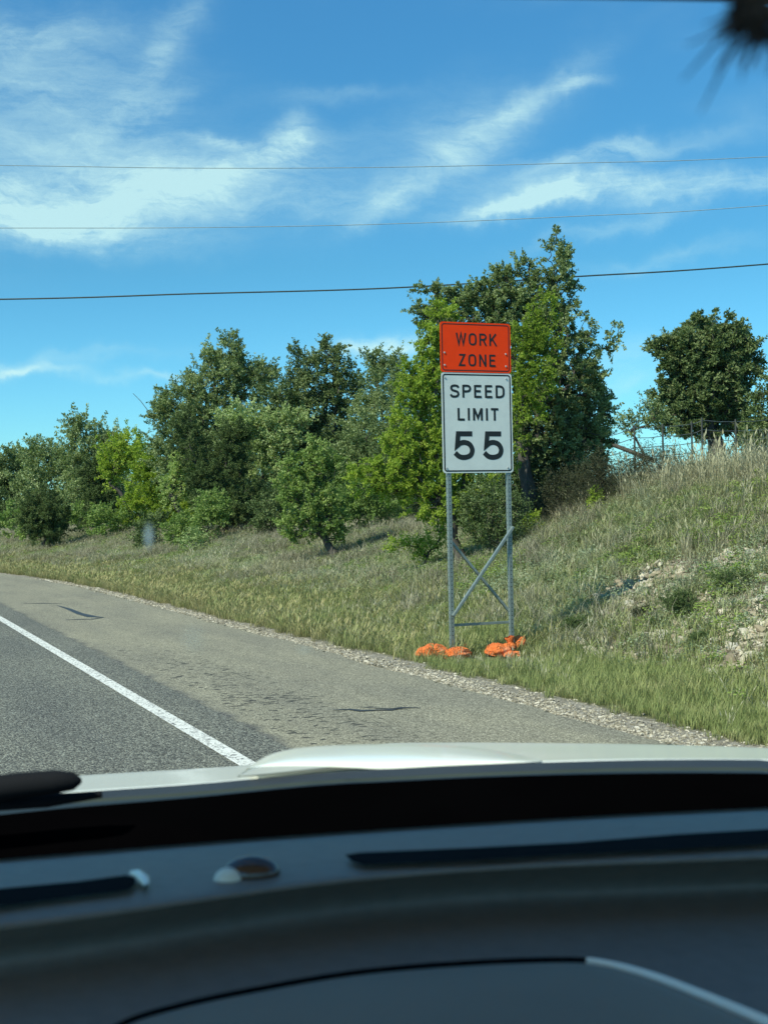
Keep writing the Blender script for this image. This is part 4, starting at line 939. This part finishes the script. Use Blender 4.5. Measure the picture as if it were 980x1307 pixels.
# windshield
top = curve_fn([(-700,-70),(0,-30),(490,-6),(980,4),(1700,30)])
rows = []
for f in np.linspace(0, 1, 8):
    rows.append([at(c_, (c_lo(c_) + 2) * (1 - f) + (top(c_) - 4) * f, (1.61 * (1 - f) + .97 * f) + .05 * math.sin(math.pi * f)) for c_ in cols])
wind = loft('windshield', rows, M_GLASS, car)
def ws_depth(px, py):
    f = (c_lo(px) + 2 - py) / (c_lo(px) + 2 - top(px) + 4); return (1.61 * (1 - f) + .97 * f) + .05 * math.sin(math.pi * f)
def smudge(px, py, rx, ry, lab):
    dpt = ws_depth(px, py) - .012; k_ = dpt / F_PX; rt_ = ROT @ Vector((1, 0, 0)); up_ = ROT @ Vector((0, 1, 0)); c0 = at(px, py, dpt)
    n_ = 20; me = bpy.data.meshes.new('splash_mark'); me.from_pydata([(math.cos(6.2832 * q / n_) * rx * k_, math.sin(6.2832 * q / n_) * ry * k_, 0) for q in range(n_)], [], [list(range(n_))])
    me.materials.append(M_SMUDGE); o_ = bpy.data.objects.new('splash_mark', me); o_.matrix_world = Matrix.Translation(c0) @ ROT.to_4x4()
    COL.objects.link(o_); o_.parent = wind; o_['label'] = lab
smudge(190, 684, 11, 23, 'bluish drop shaped splash mark')
M_SMUDGE = smudge_mat('dried_film', (.6, .68, .62), .16)
smudge(246, 815, 22, 26, 'faint round splash mark'); smudge(388, 829, 15, 12, 'small green tinted splash mark')
# roof header, roof, pillars, doors
loft('roof_header', [[at(c_, top(c_) - 40 * f, .97 - .03 * f) for c_ in cols] for f in (0, .5, 1)], M_LINER, car)
e0 = at(-700, top(-700) - 38, .945); e1 = at(1700, top(1700) - 38, .945)
fr = [Vector((-1.06, 1.50, e0.z - .01))] + [e0.lerp(e1, f) for f in np.linspace(0, 1, 8)] + [Vector((1.47, .46, e1.z - .01))]
rows = [fr]
for f, dz in ((.3, .05), (.7, .06), (1.0, .03)): rows.append([Vector((p.x, p.y * (1 - f) - 1.52 * f, p.z + dz)) for p in fr])
M_HEADLINER = simple('light_headliner_cloth', (.62, .58, .50), .95)
loft('roof', rows, M_HEADLINER, car)
tube('windshield_pillar', np.array([(-1.0, 1.36, 2.0), (-1.0, 2.1, 1.3)]), .05, M_LINER, car); tube('windshield_pillar', np.array([(1.42, .40, 2.0), (1.42, 1.2, 1.3)]), .05, M_LINER, car)
for sx_ in (-1.0, 1.42):
    bm = bmesh.new(); add_box(bm, Vector((sx_, .1, .95)), (.06, 2.6, .75), bevel=.02); from_bm('door', bm, M_HOOD, car)
    tube('pillar', np.array([(sx_, -1.15, 1.3), (sx_, -1.1, 2.0)]), .06, M_LINER, car)
bm = bmesh.new(); add_box(bm, Vector((.21, -1.5, .95)), (2.44, .06, .8), bevel=.02); from_bm('rear_wall', bm, M_HEADLINER, car)
bm = bmesh.new(); add_box(bm, Vector((.21, -.4, .5)), (2.3, 2.1, .08), bevel=.02); from_bm('cabin_floor', bm, M_HEADLINER, car)
# wiper
wp = [at(-60, 1016, 1.50), at(-30, 1010, 1.50), at(20, 1003, 1.50), at(70, 998, 1.50), at(95, 997, 1.50), at(104, 997, 1.50)]
wip = tube('wiper_arm', np.array([tuple(p) for p in wp]), [.014, .015, .0145, .0135, .010, .003], M_RUBBER, car, 10)
tube('wiper_blade', np.array([tuple(at(-60, 1030, 1.52)), tuple(at(60, 1022, 1.52)), tuple(at(130, 1014, 1.52))]), [.008, .008, .004], M_RUBBER, car, 8)
# dashboard
rows_px = [([(-700,1162),(0,1100),(490,1061),(980,1033),(1700,1005)], 1.22), ([(-700,1160),(0,1098),(490,1059),(980,1031),(1700,1003)], 1.375),
 ([(-700,1164),(0,1101),(490,1062),(980,1034),(1700,1006)], 1.388), ([(-700,1205),(0,1141),(490,1092),(980,1066),(1700,1040)], 1.398),
 ([(-700,1245),(0,1178),(490,1117),(980,1092),(1700,1066)], 1.397), ([(-700,1262),(0,1194),(490,1127),(980,1101),(1700,1075)], 1.386),
 ([(-700,1285),(0,1215),(490,1145),(980,1118),(1700,1092)], 1.366), ([(-700,1310),(0,1240),(490,1168),(980,1136),(1700,1110)], 1.352),
 ([(-700,1345),(0,1272),(490,1200),(980,1165),(1700,1140)], 1.347), ([(-700,1400),(0,1330),(490,1260),(980,1225),(1700,1200)], 1.342),
 ([(-700,1600),(0,1530),(490,1450),(980,1420),(1700,1400)], 1.32), ([(-700,2100),(0,2000),(490,1900),(980,1850),(1700,1800)], 1.25)]
fns = [(curve_fn(p_), z_) for p_, z_ in rows_px]; cols = list(np.linspace(-700, 1700, 50))
base_rows = [[on_z(c_, fn(c_), z_) for c_ in cols] for fn, z_ in fns]
# smooth between the rows
rr = np.array([[tuple(p) for p in r_] for r_ in base_rows]); fine = []
for j_ in range(rr.shape[1]):
    fine.append([tuple(p) for p in smooth_curve([tuple(q) for q in rr[:, j_]], 4)])
fine = np.array(fine).transpose(1, 0, 2)
dash = loft('dashboard', fine, M_DASH, car)
def patch(name, outline, z, m, lift=.003):
    bm = bmesh.new(); bm.faces.new([bm.verts.new(on_z(px, py, z + lift)) for px, py in outline]); bmesh.ops.triangulate(bm, faces=bm.faces[:]); return from_bm(name, bm, m, dash)
v1 = patch('defroster_vent', [(-300,1180),(0,1134),(100,1125),(160,1117),(172,1119),(174,1128),(165,1136),(100,1144),(0,1157),(-300,1208)], 1.400, M_SLOT); v1['label'] = 'long dark defroster slot on the left'
v2 = patch('defroster_vent', [(440,1091),(460,1088),(600,1082),(735,1075),(860,1065),(1000,1057),(1500,1035),(1500,1052),(1000,1076),(860,1084),(735,1090),(600,1098),(465,1104),(450,1100)], 1.400, M_SLOT); v2['label'] = 'long dark defroster slot on the right'
tube('vent_lip', np.array([tuple(on_z(a_, b_, 1.404)) for a_, b_ in ((168,1114),(178,1117),(185,1124),(187,1131))]), [.002, .0045, .0045, .002], M_TRIM_GLINT, dash, 8)  # lip end coloured pale to carry its highlight
c0 = on_z(318, 1112, 1.402)
def dome(name, c_, rx, ry, rz_, m, xcut=None):
    bm = bmesh.new(); bmesh.ops.create_uvsphere(bm, u_segments=24, v_segments=12, radius=1)
    bmesh.ops.delete(bm, geom=[v for v in bm.verts if v.co.z < -.3 or (xcut and v.co.x > xcut)], context='VERTS')
    bmesh.ops.transform(bm, matrix=Matrix.Translation(c_) @ Matrix.Rotation(-YAW, 4, 'Z') @ Matrix.Diagonal((rx, ry, rz_, 1)), verts=bm.verts); return from_bm(name, bm, m, dash, True)
dome('light_sensor', c0 + Vector((.002, 0, -.002)), .024, .016, .0145, simple('smoked_brown_lens', (.05, .022, .012), .12, spec=.8))
dome('sensor_glint', c0 + Vector((-.019, -.004, -.004)), .012, .010, .010, simple('pale_sensor_glint', (.75, .72, .60), .3))  # pale cap painted in as the highlight on the sensor's left side
# instrument hood
oc = smooth_curve([(100,1345,0),(160,1307,0),(220,1288,0),(300,1270,0),(450,1244,0),(600,1231,0),(720,1227,0),(770,1231,0),(830,1247,0),(900,1274,0),(980,1308,0),(1060,1345,0)], 6)
M_INST = simple('grey_instrument_cover', (.18, .15, .11), .55, vs=5, bump=.3, bs=900)
rows = []
cen = on_z(600, 1500, 1.36)
edge3 = [on_z(p.x, p.y, 1.365) for p in oc]
rows.append([p + Vector((0, 0, -.03)) for p in edge3]); rows.append([p + Vector((0, 0, -.003)) for p in edge3])
for f, dz in ((.03, .002), (.1, .006), (.3, .010), (.6, .012), (.9, .012)): rows.append([p.lerp(cen, f) + Vector((0, 0, dz)) for p in edge3])
loft('instrument_cover', rows, M_INST, dash)
gapc = [on_z(p.x, p.y - 2, 1.352) for p in oc if p.x < 760]
tube('cover_gap_shade', np.array([tuple(p) for p in gapc]), [.0022] * len(gapc), M_SLOT, dash, 8)  # black tube drawn in place of the shadow along the cover's gap
trim = [on_z(p.x, p.y - 1, 1.366) for p in oc if p.x > 745]
tube('cover_trim_glint', np.array([tuple(p) for p in trim]), np.linspace(.0028, .0052, len(trim)), M_TRIM_GLINT, dash, 8)  # bright edge: reflected sky put into the trim's colour
# tassel hanging from the roof header
M_FEATHER = simple('dark_feather', (.02, .022, .025), .9)
oc0 = at(966, 14, .40); tas = empty('feather_tassel', at(985, -30, .40), 'dark feathery tassel hanging blurred at the top right corner', 'ornament')
bm = bmesh.new(); bmesh.ops.create_icosphere(bm, subdivisions=2, radius=.004); bmesh.ops.transform(bm, matrix=Matrix.Translation(oc0) @ Matrix.Diagonal((1.6, 1, .9, 1)), verts=bm.verts); from_bm('knot', bm, M_FEATHER, tas)
paths = []
rt_ = np.array(ROT @ Vector((1, 0, 0))); up_ = np.array(ROT @ Vector((0, 1, 0))); fw_ = np.array(pdir(CX, CY)); c00 = np.array(oc0)
for q in range(80):
    a_ = R(random.uniform(140, 340)); L_ = random.uniform(.005, .019) * (1.5 if random.random() < .15 else 1); d = math.cos(a_) * rt_ + math.sin(a_) * up_ + random.uniform(-.7, .7) * fw_
    st_ = c00 + rt_ * random.uniform(-.006, .008); paths.append((np.array([st_, st_ + d * L_ * .5 - up_ * .001, st_ + d * L_ - up_ * .003]), [.0009, .0006, .0002]))
V, T = tube_arrays(paths, 4); mesh_np('feathers', V, T, M_FEATHER, tas)
tube('cord', np.array([tuple(oc0), tuple(at(985, -60, .40))]), .0015, M_FEATHER, tas, 5)
